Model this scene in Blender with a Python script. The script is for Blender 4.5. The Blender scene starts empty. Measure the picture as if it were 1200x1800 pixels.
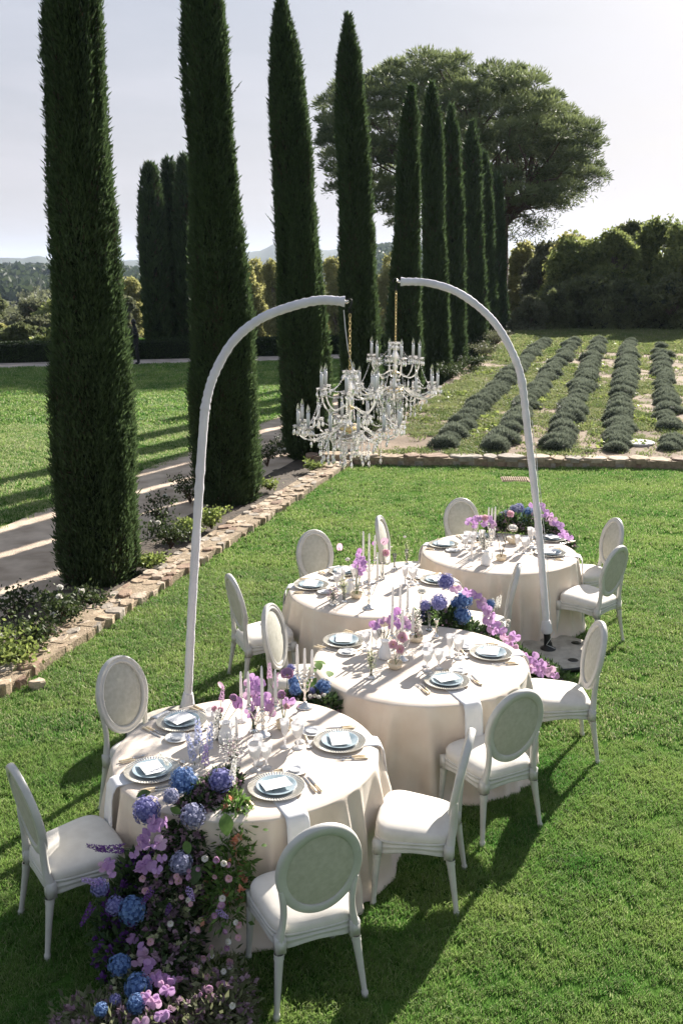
import bpy, math, random
import numpy as np
from mathutils import Vector, Matrix
RNG = np.random.default_rng(7); random.seed(7)
S = bpy.context.scene; COL = S.collection
R = math.radians; PI = math.pi; TAU = 2*math.pi

# ------------------------------------------------------------------ camera, sky, sun, exposure
CAMH = 3.6; PITCH = 13.5; FOC = 1750.0
cd = bpy.data.cameras.new('camera'); cam = bpy.data.objects.new('camera', cd); COL.objects.link(cam)
cam.location = (0, 0, CAMH); cam.rotation_euler = (R(90-PITCH), 0, 0)
cd.sensor_fit = 'VERTICAL'; cd.sensor_height = 36.0; cd.lens = 35.0
cd.clip_start = 0.05; cd.clip_end = 9000
S.camera = cam
SUN_AZ, SUN_EL = 30.5, 26.5           # degrees right of the view axis, above the horizon
W = bpy.data.worlds.new('World'); S.world = W; W.use_nodes = True
nt = W.node_tree; nt.nodes.clear()
def N(t, typ, **kw):
    n = t.nodes.new(typ)
    for k, v in kw.items(): setattr(n, k, v)
    return n
wo = N(nt, 'ShaderNodeOutputWorld'); bg = N(nt, 'ShaderNodeBackground'); sky = N(nt, 'ShaderNodeTexSky', sky_type='NISHITA')
sky.sun_disc = False; sky.sun_elevation = R(SUN_EL); sky.sun_rotation = R(SUN_AZ)
sky.altitude = 100; sky.air_density = 1.0; sky.dust_density = 1.6; sky.ozone_density = 1.2
tc = N(nt, 'ShaderNodeTexCoord'); mp = N(nt, 'ShaderNodeMapping'); mp.inputs['Scale'].default_value = (1.6, 1.6, 9.0)
mp.inputs['Rotation'].default_value = (R(8), R(5), R(20))
nz = N(nt, 'ShaderNodeTexNoise'); nz.inputs['Scale'].default_value = 2.2; nz.inputs['Detail'].default_value = 6; nz.inputs['Roughness'].default_value = 0.55
rp = N(nt, 'ShaderNodeValToRGB'); rp.color_ramp.elements[0].position = 0.42; rp.color_ramp.elements[1].position = 0.72
rp.color_ramp.elements[0].color = (0.935, 0.935, 0.935, 1); rp.color_ramp.elements[1].color = (1, 1, 1, 1)
mx = N(nt, 'ShaderNodeMixRGB'); mx.inputs[2].default_value = (4.55, 4.5, 5.0, 1)
nt.links.new(tc.outputs['Generated'], mp.inputs['Vector']); nt.links.new(mp.outputs[0], nz.inputs['Vector'])
sx = N(nt, 'ShaderNodeSeparateXYZ'); nt.links.new(tc.outputs['Generated'], sx.inputs[0])
el = N(nt, 'ShaderNodeMapRange'); el.inputs['From Min'].default_value = 0.0; el.inputs['From Max'].default_value = 0.7
el.inputs['To Min'].default_value = 0.98; el.inputs['To Max'].default_value = 0.55; nt.links.new(sx.outputs[2], el.inputs['Value'])
cg = N(nt, 'ShaderNodeValToRGB'); cg.color_ramp.elements[0].position = 0.0; cg.color_ramp.elements[0].color = (4.95/6, 4.5/6, 4.75/6, 1)
cg.color_ramp.elements[1].position = 0.42; cg.color_ramp.elements[1].color = (4.1/6, 4.4/6, 5.0/6, 1)
cgm = N(nt, 'ShaderNodeVectorMath', operation='SCALE'); cmr = N(nt, 'ShaderNodeMapRange'); cmr.inputs['From Min'].default_value = .38; cmr.inputs['From Max'].default_value = .66; cmr.inputs['To Min'].default_value = 5.15; cmr.inputs['To Max'].default_value = 6.1; nt.links.new(nz.outputs['Fac'], cmr.inputs['Value']); nt.links.new(cmr.outputs[0], cgm.inputs['Scale'])
nt.links.new(sx.outputs[2], cg.inputs[0]); nt.links.new(cg.outputs[0], cgm.inputs[0]); nt.links.new(cgm.outputs[0], mx.inputs[2])
ml = N(nt, 'ShaderNodeMath', operation='MULTIPLY'); nt.links.new(el.outputs[0], ml.inputs[0])
nt.links.new(nz.outputs['Fac'], rp.inputs[0]); nt.links.new(rp.outputs[0], ml.inputs[1]); nt.links.new(ml.outputs[0], mx.inputs[0]); nt.links.new(sky.outputs[0], mx.inputs[1])
nt.links.new(mx.outputs[0], bg.inputs[0]); bg.inputs[1].default_value = 0.05
nt.links.new(bg.outputs[0], wo.inputs[0])
sd = bpy.data.lights.new('sun', 'SUN'); sd.energy = 5.0; sd.angle = R(0.53); sd.color = (1.0, 0.93, 0.84)
sun = bpy.data.objects.new('sun', sd); COL.objects.link(sun)
sv = Vector((math.sin(R(SUN_AZ))*math.cos(R(SUN_EL)), math.cos(R(SUN_AZ))*math.cos(R(SUN_EL)), math.sin(R(SUN_EL))))
sun.rotation_euler = sv.to_track_quat('Z', 'Y').to_euler(); sun.location = sv*40
S.view_settings.view_transform = 'Standard'; S.view_settings.look = 'None'; S.view_settings.gamma = 1
S.view_settings.use_curve_mapping = False; S.view_settings.exposure = 1.52
S.cycles.max_bounces = 8; S.cycles.transparent_max_bounces = 12; S.cycles.transmission_bounces = 6
S.cycles.diffuse_bounces = 3; S.cycles.glossy_bounces = 3; S.cycles.caustics_reflective = False; S.cycles.caustics_refractive = False
S.cycles.volume_bounces = 0

HAZE = 0.00010

# ------------------------------------------------------------------ pixels of the photo measured into metres
ST, CT = math.sin(R(PITCH)), math.cos(R(PITCH))
def ray(u, v):
    a, b = (u-600)/FOC, (v-900)/FOC
    return a, CT-b*ST, -ST-b*CT
def P(u, v, z=0.0):
    a, b, c = ray(u, v); k = (z-CAMH)/c
    return Vector((a*k, b*k, z))
def PY(u, v, Y):
    a, b, c = ray(u, v); k = Y/b
    return Vector((a*k, Y, CAMH+c*k))
def PL(u, v, y0, m):                    # slanted plane Y = y0 + m z
    a, b, c = ray(u, v); k = (y0+m*CAMH)/(b-m*c)
    return Vector((a*k, b*k, CAMH+c*k))

# ------------------------------------------------------------------ object helpers
def tag(o, label=None, cat=None, group=None, kind=None):
    if label: o['label'] = label
    if cat: o['category'] = cat
    if group: o['group'] = group
    if kind: o['kind'] = kind
    return o
def empty(name, loc=(0, 0, 0), rz=0.0, label=None, cat=None, group=None, scale=1.0):
    o = bpy.data.objects.new(name, None); COL.objects.link(o); o.empty_display_size = 0.1
    o.location = loc; o.rotation_euler = (0, 0, rz); o.scale = (scale,)*3
    return tag(o, label, cat, group)
def place(name, me, parent=None, loc=(0, 0, 0), rot=(0, 0, 0), sc=1.0):
    o = bpy.data.objects.new(name, me); COL.objects.link(o); o.parent = parent
    o.location = loc; o.rotation_euler = rot; o.scale = (sc,)*3 if not hasattr(sc, '__len__') else sc
    return o
def children(o): return [c for c in o.children]
def copy_tree(o, parent=None):
    c = o.copy(); COL.objects.link(c); c.parent = parent
    for ch in children(o): copy_tree(ch, c)
    return c
class G:
    """collects faces; becomes ONE mesh"""
    def __init__(s): s.v = []; s.f = []; s.n = 0; s.mi = []; s.t = []
    def add(s, V, F, mi=0, tint=None):
        V = np.asarray(V, float).reshape(-1, 3); F = np.asarray(F, int)
        s.v.append(V); s.f.append(F+s.n); s.mi.append(np.full(len(F), mi)); s.n += len(V)
        s.t.append(np.full(len(V), 0.5) if tint is None else (np.full(len(V), tint) if np.isscalar(tint) else np.asarray(tint, float)))
        return s
    def mesh(s, name, mats, smooth=True):
        me = bpy.data.meshes.new(name)
        V = np.concatenate(s.v) if s.v else np.zeros((0, 3))
        me.vertices.add(len(V)); me.vertices.foreach_set('co', V.ravel())
        nl = sum(f.size for f in s.f); npoly = sum(len(f) for f in s.f)
        me.loops.add(nl); me.polygons.add(npoly)
        li = np.concatenate([f.ravel() for f in s.f]); sizes = np.concatenate([np.full(len(f), f.shape[1]) for f in s.f])
        st = np.concatenate([[0], np.cumsum(sizes)[:-1]])
        me.loops.foreach_set('vertex_index', li.astype(np.int32)); me.polygons.foreach_set('loop_start', st.astype(np.int32))
        try: me.polygons.foreach_set('loop_total', sizes.astype(np.int32))
        except Exception: pass
        me.polygons.foreach_set('material_index', np.concatenate(s.mi).astype(np.int32))
        me.polygons.foreach_set('use_smooth', np.full(npoly, bool(smooth)))
        a = me.attributes.new('tint', 'FLOAT', 'POINT'); a.data.foreach_set('value', np.concatenate(s.t).astype(np.float32))
        for m in (mats if isinstance(mats, (list, tuple)) else [mats]): me.materials.append(m)
        me.update(calc_edges=True); me.validate()
        return me
    def build(s, name, mats, parent=None, smooth=True, loc=(0, 0, 0), rot=(0, 0, 0)):
        return place(name, s.mesh(name, mats, smooth), parent, loc, rot)
    # shapes
    def box(s, c, d, rz=0, mi=0, tint=None):
        x, y, z = np.array(d)/2
        V = np.array([[-x,-y,-z],[x,-y,-z],[x,y,-z],[-x,y,-z],[-x,-y,z],[x,-y,z],[x,y,z],[-x,y,z]])
        if rz: k, q = math.cos(rz), math.sin(rz); V = V @ np.array([[k, q, 0], [-q, k, 0], [0, 0, 1]])
        return s.add(V+np.array(c), [[0,3,2,1],[4,5,6,7],[0,1,5,4],[1,2,6,5],[2,3,7,6],[3,0,4,7]], mi, tint)
    def tube(s, path, rad, n=8, cap=True, mi=0, tint=None, flat=None):
        p = np.array([tuple(q) for q in path], float); m = len(p)
        rad = np.full(m, rad) if np.isscalar(rad) else np.array(rad, float)
        T = np.gradient(p, axis=0); T /= np.linalg.norm(T, axis=1)[:, None]+1e-12
        ref = np.array([0, 0, 1.]) if abs(T[0][2]) < 0.9 else np.array([1., 0, 0])
        rings = []
        u = np.cross(T[0], ref); u /= np.linalg.norm(u)
        for i in range(m):
            u = u-T[i]*np.dot(u, T[i]); u /= np.linalg.norm(u)+1e-12; w = np.cross(T[i], u)
            a = np.arange(n)*TAU/n
            k = 1.0 if flat is None else flat
            rings.append(p[i]+rad[i]*(np.cos(a)[:, None]*u+k*np.sin(a)[:, None]*w))
        V = np.concatenate(rings); i, j = np.meshgrid(np.arange(m-1), np.arange(n), indexing='ij'); j2 = (j+1) % n
        F = np.stack([i*n+j, i*n+j2, (i+1)*n+j2, (i+1)*n+j], -1).reshape(-1, 4)
        s.add(V, F, mi, tint)
        if cap:
            for base, o in ((0, True), ((m-1)*n, False)):
                c = V[base:base+n].mean(0); VV = np.vstack([V[base:base+n], c]); k = np.arange(n); k2 = (k+1) % n
                FF = np.stack([k2, k, np.full(n, n)] if o else [k, k2, np.full(n, n)], -1)
                s.add(VV, FF, mi, tint)
        return s
    def lathe(s, prof, n=24, c=(0, 0, 0), mi=0, tint=None, wob=None):
        prof = np.array(prof, float); m = len(prof); a = np.arange(n)*TAU/n
        rr = prof[:, 0][:, None]*np.ones(n)[None]
        if wob is not None: rr = rr*wob(a)[None, :]
        V = np.stack([rr*np.cos(a)[None], rr*np.sin(a)[None], prof[:, 1][:, None]*np.ones(n)[None]], -1).reshape(-1, 3)+np.array(tuple(c))
        i, j = np.meshgrid(np.arange(m-1), np.arange(n), indexing='ij'); j2 = (j+1) % n
        F = np.stack([i*n+j, i*n+j2, (i+1)*n+j2, (i+1)*n+j], -1).reshape(-1, 4)
        return s.add(V, F, mi, tint)
    def leaves(s, pos, dirs, L, Wd, rng=RNG, mi=0, tint=None, nrm=None, cup=0.0):
        """many four-cornered leaves: base, two sides, tip"""
        pos = np.asarray(pos, float); n = len(pos); D = np.asarray(dirs, float); D = D/(np.linalg.norm(D, axis=1)[:, None]+1e-9)
        q = rng.normal(size=(n, 3)) if nrm is None else np.asarray(nrm, float)+rng.normal(size=(n, 3))*0.25
        B = np.cross(D, q); B /= np.linalg.norm(B, axis=1)[:, None]+1e-9
        Nn = np.cross(B, D)
        L = np.broadcast_to(np.asarray(L, float), (n,))[:, None]; Wd = np.broadcast_to(np.asarray(Wd, float), (n,))[:, None]
        a = pos; b = pos+D*L*.45+B*Wd*.5+Nn*L*cup; c = pos+D*L; d = pos+D*L*.45-B*Wd*.5+Nn*L*cup
        V = np.stack([a, b, c, d], 1).reshape(-1, 3); F = (np.arange(n)*4)[:, None]+np.array([[0, 1, 2, 3]])
        t = rng.random(n) if tint is None else np.broadcast_to(np.asarray(tint, float), (n,))
        return s.add(V, F, mi, np.repeat(t, 4))
def rot_to(d):
    return Vector(d).to_track_quat('Z', 'Y').to_euler()

# ------------------------------------------------------------------ materials
MATS = {}
def links(t, a, b): t.links.new(a, b)
def pm(name, c1, c2=None, scale=6.0, rough=0.6, bump=0.0, bscale=60.0, metal=0.0, trans=0.0, transl=0.0, spec=0.5, alpha=1.0,
       sheen=0.0, attr=False, ramp=(0.35, 0.65), world=False, ior=1.45, coat=0.0, emis=None, det=4, voro=0.0):
    if name in MATS: return MATS[name]
    m = bpy.data.materials.new(name); m.use_nodes = True; t = m.node_tree; t.nodes.clear()
    out = N(t, 'ShaderNodeOutputMaterial'); b = N(t, 'ShaderNodeBsdfPrincipled')
    b.inputs['Roughness'].default_value = rough; b.inputs['Metallic'].default_value = metal
    b.inputs['Transmission Weight'].default_value = trans; b.inputs['Specular IOR Level'].default_value = spec
    b.inputs['Alpha'].default_value = alpha; b.inputs['Sheen Weight'].default_value = sheen; b.inputs['IOR'].default_value = ior
    b.inputs['Coat Weight'].default_value = coat
    tcn = N(t, 'ShaderNodeTexCoord'); geo = N(t, 'ShaderNodeNewGeometry')
    co = geo.outputs['Position'] if world else tcn.outputs['Object']
    c2 = c2 or c1
    nzn = N(t, 'ShaderNodeTexNoise'); nzn.inputs['Scale'].default_value = scale; nzn.inputs['Detail'].default_value = det
    links(t, co, nzn.inputs['Vector'])
    rmp = N(t, 'ShaderNodeValToRGB'); rmp.color_ramp.elements[0].position = ramp[0]; rmp.color_ramp.elements[1].position = ramp[1]
    rmp.color_ramp.elements[0].color = (*c1, 1); rmp.color_ramp.elements[1].color = (*c2, 1)
    if attr:
        at = N(t, 'ShaderNodeAttribute'); at.attribute_name = 'tint'
        ad = N(t, 'ShaderNodeMath', operation='ADD'); sb = N(t, 'ShaderNodeMath', operation='MULTIPLY'); sb.inputs[1].default_value = 0.5
        links(t, at.outputs['Fac'], sb.inputs[0]); links(t, sb.outputs[0], ad.inputs[0])
        s2 = N(t, 'ShaderNodeMath', operation='MULTIPLY'); s2.inputs[1].default_value = 0.5; links(t, nzn.outputs['Fac'], s2.inputs[0])
        links(t, s2.outputs[0], ad.inputs[1]); links(t, ad.outputs[0], rmp.inputs[0])
    else: links(t, nzn.outputs['Fac'], rmp.inputs[0])
    links(t, rmp.outputs[0], b.inputs['Base Color'])
    if bump:
        bn = N(t, 'ShaderNodeTexNoise'); bn.inputs['Scale'].default_value = bscale; bn.inputs['Detail'].default_value = 5
        links(t, co, bn.inputs['Vector']); bp = N(t, 'ShaderNodeBump'); bp.inputs['Strength'].default_value = bump; bp.inputs['Distance'].default_value = 0.02
        links(t, bn.outputs['Fac'], bp.inputs['Height']); links(t, bp.outputs[0], b.inputs['Normal'])
    if emis: b.inputs['Emission Color'].default_value = (*emis[0], 1); b.inputs['Emission Strength'].default_value = emis[1]
    last = b.outputs[0]
    if transl:
        tr = N(t, 'ShaderNodeBsdfTranslucent'); ms = N(t, 'ShaderNodeMixShader'); ms.inputs[0].default_value = transl
        links(t, rmp.outputs[0], tr.inputs[0]); links(t, last, ms.inputs[1]); links(t, tr.outputs[0], ms.inputs[2]); last = ms.outputs[0]
    links(t, last, out.inputs[0]); MATS[name] = m
    return m
leafm = lambda name, a, b, tl=0.35, rough=0.55, ramp=(0.25, 0.75), scale=1.5, world=False, spec=0.3: pm(name, a, b, scale=scale, rough=rough, transl=tl, attr=True, ramp=ramp, world=world, spec=spec)
m_white = pm('chair_paint', (.50, .49, .455), (.58, .57, .53), 9, .38, .05, 120)
m_back = pm('chair_back_fabric', (.46, .455, .38), (.54, .53, .46), 30, .8, .12, 500, transl=.12)
m_seat = pm('seat_fabric', (.62, .585, .53), (.69, .655, .60), 14, .85, .12, 400, sheen=.2)
m_cloth = pm('linen_cloth', (.74, .63, .525), (.81, .72, .62), 5, .9, .22, 260, transl=.14, sheen=.15)
m_napkin = pm('napkin_linen', (.78, .78, .80), (.84, .84, .86), 8, .9, .1, 300, transl=.2)
m_card = pm('card_paper', (.84, .83, .82), (.88, .87, .86), 8, .8)
m_blue_plate = pm('blue_glaze', (.26, .35, .40), (.40, .48, .52), 18, .22, .03, 60, coat=.4)
m_glassware = pm('opaline_glass', (.86, .85, .85), (.92, .91, .90), 8, .18, 0, trans=.15, transl=.42, ior=1.3)
m_clear = pm('clear_glass', (.93, .95, .95), (.97, .98, .98), 8, .04, 0, trans=.92, ior=1.35)
m_charger = pm('ribbed_glass', (.74, .74, .73), (.84, .83, .81), 20, .15, 0, trans=.4, coat=.4)
m_gold = pm('gold', (.66, .50, .22), (.85, .68, .36), 20, .28, 0, metal=1)
m_champ = pm('gold_edging', (.74, .69, .58), (.86, .82, .73), 20, .3, 0, metal=.08, transl=.2)
m_silver = pm('silver', (.62, .60, .58), (.80, .78, .76), 25, .22, .05, 60, metal=1)
m_ivory = pm('ivory_handle', (.70, .56, .36), (.80, .68, .48), 40, .35)
m_wax = pm('candle_wax', (.80, .78, .76), (.86, .84, .82), 20, .45, 0, transl=.25)
m_wick = pm('wick', (.03, .03, .03))
m_cream = pm('cream_bowl', (.72, .62, .46), (.80, .71, .56), 20, .4, transl=.15)
m_ceramic = pm('white_ceramic', (.74, .74, .74), (.80, .80, .80), 20, .3, .02)
m_crystal = pm('crystal', (.97, .94, .90), (1, .99, .96), 8, .05, 0, trans=.84, transl=.16, ior=1.5, coat=.6)
m_sleeve = pm('white_sleeve', (.66, .64, .68), (.74, .72, .76), 5, .75, .25, 45, sheen=.2)
m_black = pm('black_metal', (.012, .012, .012), (.02, .02, .02), 20, .45)
m_cable = pm('cable', (.7, .7, .68))
m_conc = pm('concrete', (.34, .31, .26), (.50, .46, .39), 12, .9, .4, 150, det=8)
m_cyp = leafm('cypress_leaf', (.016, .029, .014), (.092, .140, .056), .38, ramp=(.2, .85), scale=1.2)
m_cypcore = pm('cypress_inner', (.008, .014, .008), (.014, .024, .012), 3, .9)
m_bark = pm('bark', (.07, .05, .04), (.16, .12, .09), 14, .9, .7, 40)
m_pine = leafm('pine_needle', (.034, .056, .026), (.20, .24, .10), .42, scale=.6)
m_oak = leafm('oak_leaf', (.08, .11, .04), (.34, .38, .125), .58, scale=.25)
m_oak2 = leafm('dark_leaf', (.055, .07, .035), (.21, .235, .10), .50, scale=.3)
m_yel = leafm('autumn_leaf', (.20, .21, .075), (.46, .44, .18), .55, scale=.3)
m_olive = leafm('olive_leaf', (.08, .09, .05), (.22, .235, .13), .40, scale=.4)
m_hedge = leafm('hedge_leaf', (.012, .024, .009), (.045, .075, .022), .25, scale=.8)
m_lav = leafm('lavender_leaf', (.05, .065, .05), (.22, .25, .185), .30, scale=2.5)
m_rose = leafm('rose_leaf', (.020, .035, .014), (.085, .115, .040), .35, scale=2)
m_lime = leafm('young_leaf', (.10, .15, .035), (.34, .40, .12), .45, scale=2)
m_gar = leafm('garland_leaf', (.022, .048, .018), (.095, .150, .055), .35, scale=5)
m_garlite = leafm('fresh_leaf', (.07, .15, .03), (.20, .32, .09), .45, scale=5)
m_stem = pm('stem', (.05, .09, .03), (.12, .17, .06), 20, .6)
m_twig = pm('twig', (.06, .035, .025), (.12, .07, .05), 20, .8)
# petals
def petal(name, a, b, tl=.35): return leafm(name, a, b, tl, rough=.6, ramp=(.15, .85), scale=8)
m_hblue = petal('hydrangea_blue', (.045, .11, .30), (.26, .40, .64))
m_hviolet = petal('hydrangea_violet', (.12, .13, .36), (.42, .40, .66))
m_hgrey = petal('hydrangea_dusty', (.20, .22, .36), (.46, .46, .60))
m_orch = petal('orchid_lilac', (.36, .17, .46), (.66, .44, .68), .40)
m_orch2 = petal('orchid_pink', (.46, .24, .44), (.72, .52, .66), .40)
m_rosep = petal('dusty_pink', (.52, .26, .36), (.80, .58, .62), .4)
m_dark = petal('stock_purple', (.07, .02, .14), (.22, .08, .34))
m_lilac = petal('stock_lilac', (.34, .22, .55), (.62, .50, .76))
m_muted = petal('muted_bloom', (.20, .11, .17), (.60, .44, .52))
m_wpet = petal('white_petal', (.70, .68, .62), (.88, .86, .82))
m_wgreen = petal('green_bud', (.36, .42, .20), (.68, .68, .46))
m_peach = petal('peach_bloom', (.60, .22, .14), (.86, .48, .34))
m_anth = petal('anthurium_lilac', (.42, .16, .46), (.66, .38, .66), .4)
m_anthp = petal('anthurium_pink', (.70, .42, .56), (.84, .60, .70), .4)
m_spadix = pm('spadix', (.05, .01, .04), (.09, .02, .07))
m_yellow = pm('flower_eye', (.35, .32, .05), (.5, .45, .1))
m_stone = [pm('stone_warm', (.27, .195, .125), (.44, .345, .24), 9, .9, .5, 40, det=8, world=True), pm('stone_pale', (.34, .26, .19), (.52, .43, .33), 9, .9, .5, 40, det=8, world=True),
           pm('stone_brown', (.19, .12, .085), (.33, .23, .16), 9, .9, .5, 40, det=8, world=True), pm('stone_grey', (.22, .19, .155), (.38, .33, .27), 9, .9, .5, 40, det=8, world=True)]
m_mortar = pm('mortar', (.22, .165, .11), (.35, .275, .185), 18, .95, .6, 60, det=8, world=True)
m_soil = pm('soil', (.045, .035, .026), (.11, .085, .062), 5, .95, .9, 30, det=8, world=True)
m_fsoil = pm('field_soil', (.15, .105, .068), (.29, .215, .15), 1.2, .95, .8, 18, det=8, world=True)
m_gravel = pm('gravel', (.42, .325, .24), (.66, .54, .42), 2.2, .95, .9, 70, det=10, world=True)
m_lawnbase = pm('lawn_base', (.030, .075, .014), (.070, .140, .028), .7, 1.0, .5, 60, world=True, det=8, spec=0.0)
m_terr = pm('meadow', (.008, .014, .009), (.034, .048, .022), .11, .95, 1.0, .12, world=True, det=10)
m_roof = pm('terracotta', (.36, .16, .10), (.50, .27, .18), .5, .9)
m_plaster = pm('plaster', (.55, .45, .34), (.62, .52, .40), .5, .9)
m_cloth_black = pm('black_clothes', (.010, .010, .012), (.018, .018, .02), 8, .85)
m_skin = pm('skin', (.42, .24, .17), (.50, .30, .22), 8, .6)
def grassmat(name, a, b, c):
    m = bpy.data.materials.new(name); m.use_nodes = True; t = m.node_tree; t.nodes.clear()
    out = N(t, 'ShaderNodeOutputMaterial'); b_ = N(t, 'ShaderNodeBsdfPrincipled'); b_.inputs['Roughness'].default_value = .55; b_.inputs['Specular IOR Level'].default_value = .25
    geo = N(t, 'ShaderNodeNewGeometry'); at = N(t, 'ShaderNodeAttribute'); at.attribute_name = 'tint'
    nzn = N(t, 'ShaderNodeTexNoise'); nzn.inputs['Scale'].default_value = 1.1; nzn.inputs['Detail'].default_value = 9; nzn.inputs['Roughness'].default_value = .68; links(t, geo.outputs['Position'], nzn.inputs['Vector'])
    r1 = N(t, 'ShaderNodeValToRGB'); r1.color_ramp.elements[0].position = .36; r1.color_ramp.elements[1].position = .64
    r1.color_ramp.elements[0].color = (*a, 1); r1.color_ramp.elements[1].color = (*b, 1); links(t, nzn.outputs['Fac'], r1.inputs[0])
    r2 = N(t, 'ShaderNodeValToRGB'); r2.color_ramp.elements[0].position = .62; r2.color_ramp.elements[1].position = .95
    r2.color_ramp.elements[0].color = (0, 0, 0, 1); r2.color_ramp.elements[1].color = (1, 1, 1, 1); links(t, at.outputs['Fac'], r2.inputs[0])
    m1 = N(t, 'ShaderNodeMixRGB'); m1.inputs[2].default_value = (*c, 1); links(t, r2.outputs[0], m1.inputs[0]); links(t, r1.outputs[0], m1.inputs[1])
    links(t, m1.outputs[0], b_.inputs['Base Color'])
    tr = N(t, 'ShaderNodeBsdfTranslucent'); ms = N(t, 'ShaderNodeMixShader'); ms.inputs[0].default_value = .48
    links(t, m1.outputs[0], tr.inputs[0]); links(t, b_.outputs[0], ms.inputs[1]); links(t, tr.outputs[0], ms.inputs[2]); links(t, ms.outputs[0], out.inputs[0])
    return m
m_grass = grassmat('grass_blade', (.070, .198, .034), (.225, .325, .085), (.45, .46, .25))
m_weed = grassmat('weed_blade', (.12, .18, .055), (.24, .27, .11), (.36, .32, .20))

# ------------------------------------------------------------------ setting: terrain
DX, DY = .2786, .9604                       # direction of the cypress row; (t,s) run across / along it
def TS(t, s): return (t*DY+s*DX, -t*DX+s*DY)
def tofs(x, y): return x*DY-y*DX
def sstep(a, b, x): q = np.clip((x-a)/(b-a), 0, 1); return q*q*(3-2*q)
def vnoise(x, y, f, seed=0):
    x = np.asarray(x)*f; y = np.asarray(y)*f
    xi = np.floor(x).astype(int); yi = np.floor(y).astype(int); fx = x-xi; fy = y-yi
    h = lambda a, b: (np.sin(a*127.1+b*311.7+seed*17.3)*43758.5453) % 1.0
    sx = fx*fx*(3-2*fx); sy = fy*fy*(3-2*fy)
    return (h(xi, yi)*(1-sx)+h(xi+1, yi)*sx)*(1-sy)+(h(xi, yi+1)*(1-sx)+h(xi+1, yi+1)*sx)*sy
def field_z(y): return .17+.034*(np.minimum(y, 45)-19)-.05*np.maximum(np.asarray(y, float)-46, 0)*(np.asarray(y, float) < 90)
def terrain(x, y):
    x = np.asarray(x, float); y = np.asarray(y, float)
    t = tofs(x, y); right = sstep(-7, -2, t)*sstep(22, 50, y)
    base = -.03+right*(field_z(y)-.20)
    r = np.hypot(x, y)
    drop = -9.0*sstep(52, 120, y-right*18)
    az = np.degrees(np.arctan2(x, y))
    ridge = np.interp(az, [-60, -25, -19, -14, -12, -11, -8, -5, -1, 1, 3, 6, 12, 25, 60], [8, 1, -2, -3, -3, -6, -8, -8, 0, 14, 18, 12, 6, 8, 14])
    tree = (vnoise(x, y, .11, 3)*5+vnoise(x, y, .23, 5)*3.5)
    hill = sstep(380, 1000, r)*(ridge+9+vnoise(az, r*0, .5, 2)*3)*(1-.0*r)+sstep(350, 700, r)*tree
    far = sstep(1500, 2600, r)*(28+18*vnoise(az, r*0, .35, 9)+10*vnoise(az, r*0, 1.1, 4))*np.interp(az, [-60, -13, -11, -2, 4, 60], [1, 1, 1.2, 1.6, 1.6, 1])
    hill = hill*(1-sstep(1050, 1500, r)*.75)
    return base+np.where(y > 0, drop, -2*sstep(10, 60, r))+hill+far
az = np.concatenate([np.linspace(-180, -24, 40)[:-1], np.linspace(-24, 24, 520), np.linspace(24, 180, 40)[1:]])
rr = np.concatenate([[0.5], np.geomspace(3, 380, 110), np.linspace(390, 1500, 110), np.geomspace(1550, 6000, 26)])
A, RR = np.meshgrid(np.radians(az), rr, indexing='ij'); X, Y = RR*np.sin(A), RR*np.cos(A); Z = terrain(X, Y)
na, nr = A.shape; i, j = np.meshgrid(np.arange(na-1), np.arange(nr-1), indexing='ij')
F = np.stack([i*nr+j, (i)*nr+j+1, (i+1)*nr+j+1, (i+1)*nr+j], -1).reshape(-1, 4)[:, ::-1]
g = G(); g.add(np.stack([X, Y, Z], -1).reshape(-1, 3), F)
tag(g.build('ground', m_terr), kind='structure')

def sheet(name, mat, ts, z, du=0.5, warp=0.0, zf=None, kind='structure'):
    """rectangle in (t,s), as a grid"""
    t0, t1, s0, s1 = ts
    nt_, ns = max(2, int((t1-t0)/du)+1), max(2, int((s1-s0)/du)+1)
    T_, S_ = np.meshgrid(np.linspace(t0, t1, nt_), np.linspace(s0, s1, ns), indexing='ij')
    e = (T_ == t0) | (T_ == t1)
    T_ = T_+np.where(e, (vnoise(S_, T_, 1.7, 1)-.5)*warp, 0)
    X, Y = TS(T_, S_); Zz = np.full_like(X, z) if zf is None else zf(X, Y)
    i, j = np.meshgrid(np.arange(nt_-1), np.arange(ns-1), indexing='ij')
    F = np.stack([i*ns+j, (i+1)*ns+j, (i+1)*ns+j+1, i*ns+j+1], -1).reshape(-1, 4)
    g = G(); g.add(np.stack([X, Y, Zz], -1).reshape(-1, 3), F)
    return tag(g.build(name, mat), kind=kind)
TW0, TW1 = -5.48, -5.05                    # the low stone edging
sheet('lawn', m_lawnbase, (-5.2, 14, 0, 21.5), 0.0)
sheet('planting_bed', m_soil, (-6.32, -5.3, -1, 52), -.015, .2, .05, zf=lambda X, Y: -.02+.03*vnoise(X, Y, 3)+.02*vnoise(X, Y, 9, 4))
sheet('path', m_gravel, (-8.65, -6.28, -1, 52), .012, .25, .10)
sheet('lawn', m_lawnbase, (-40, -8.55, 0, 52), 0.0)
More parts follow.
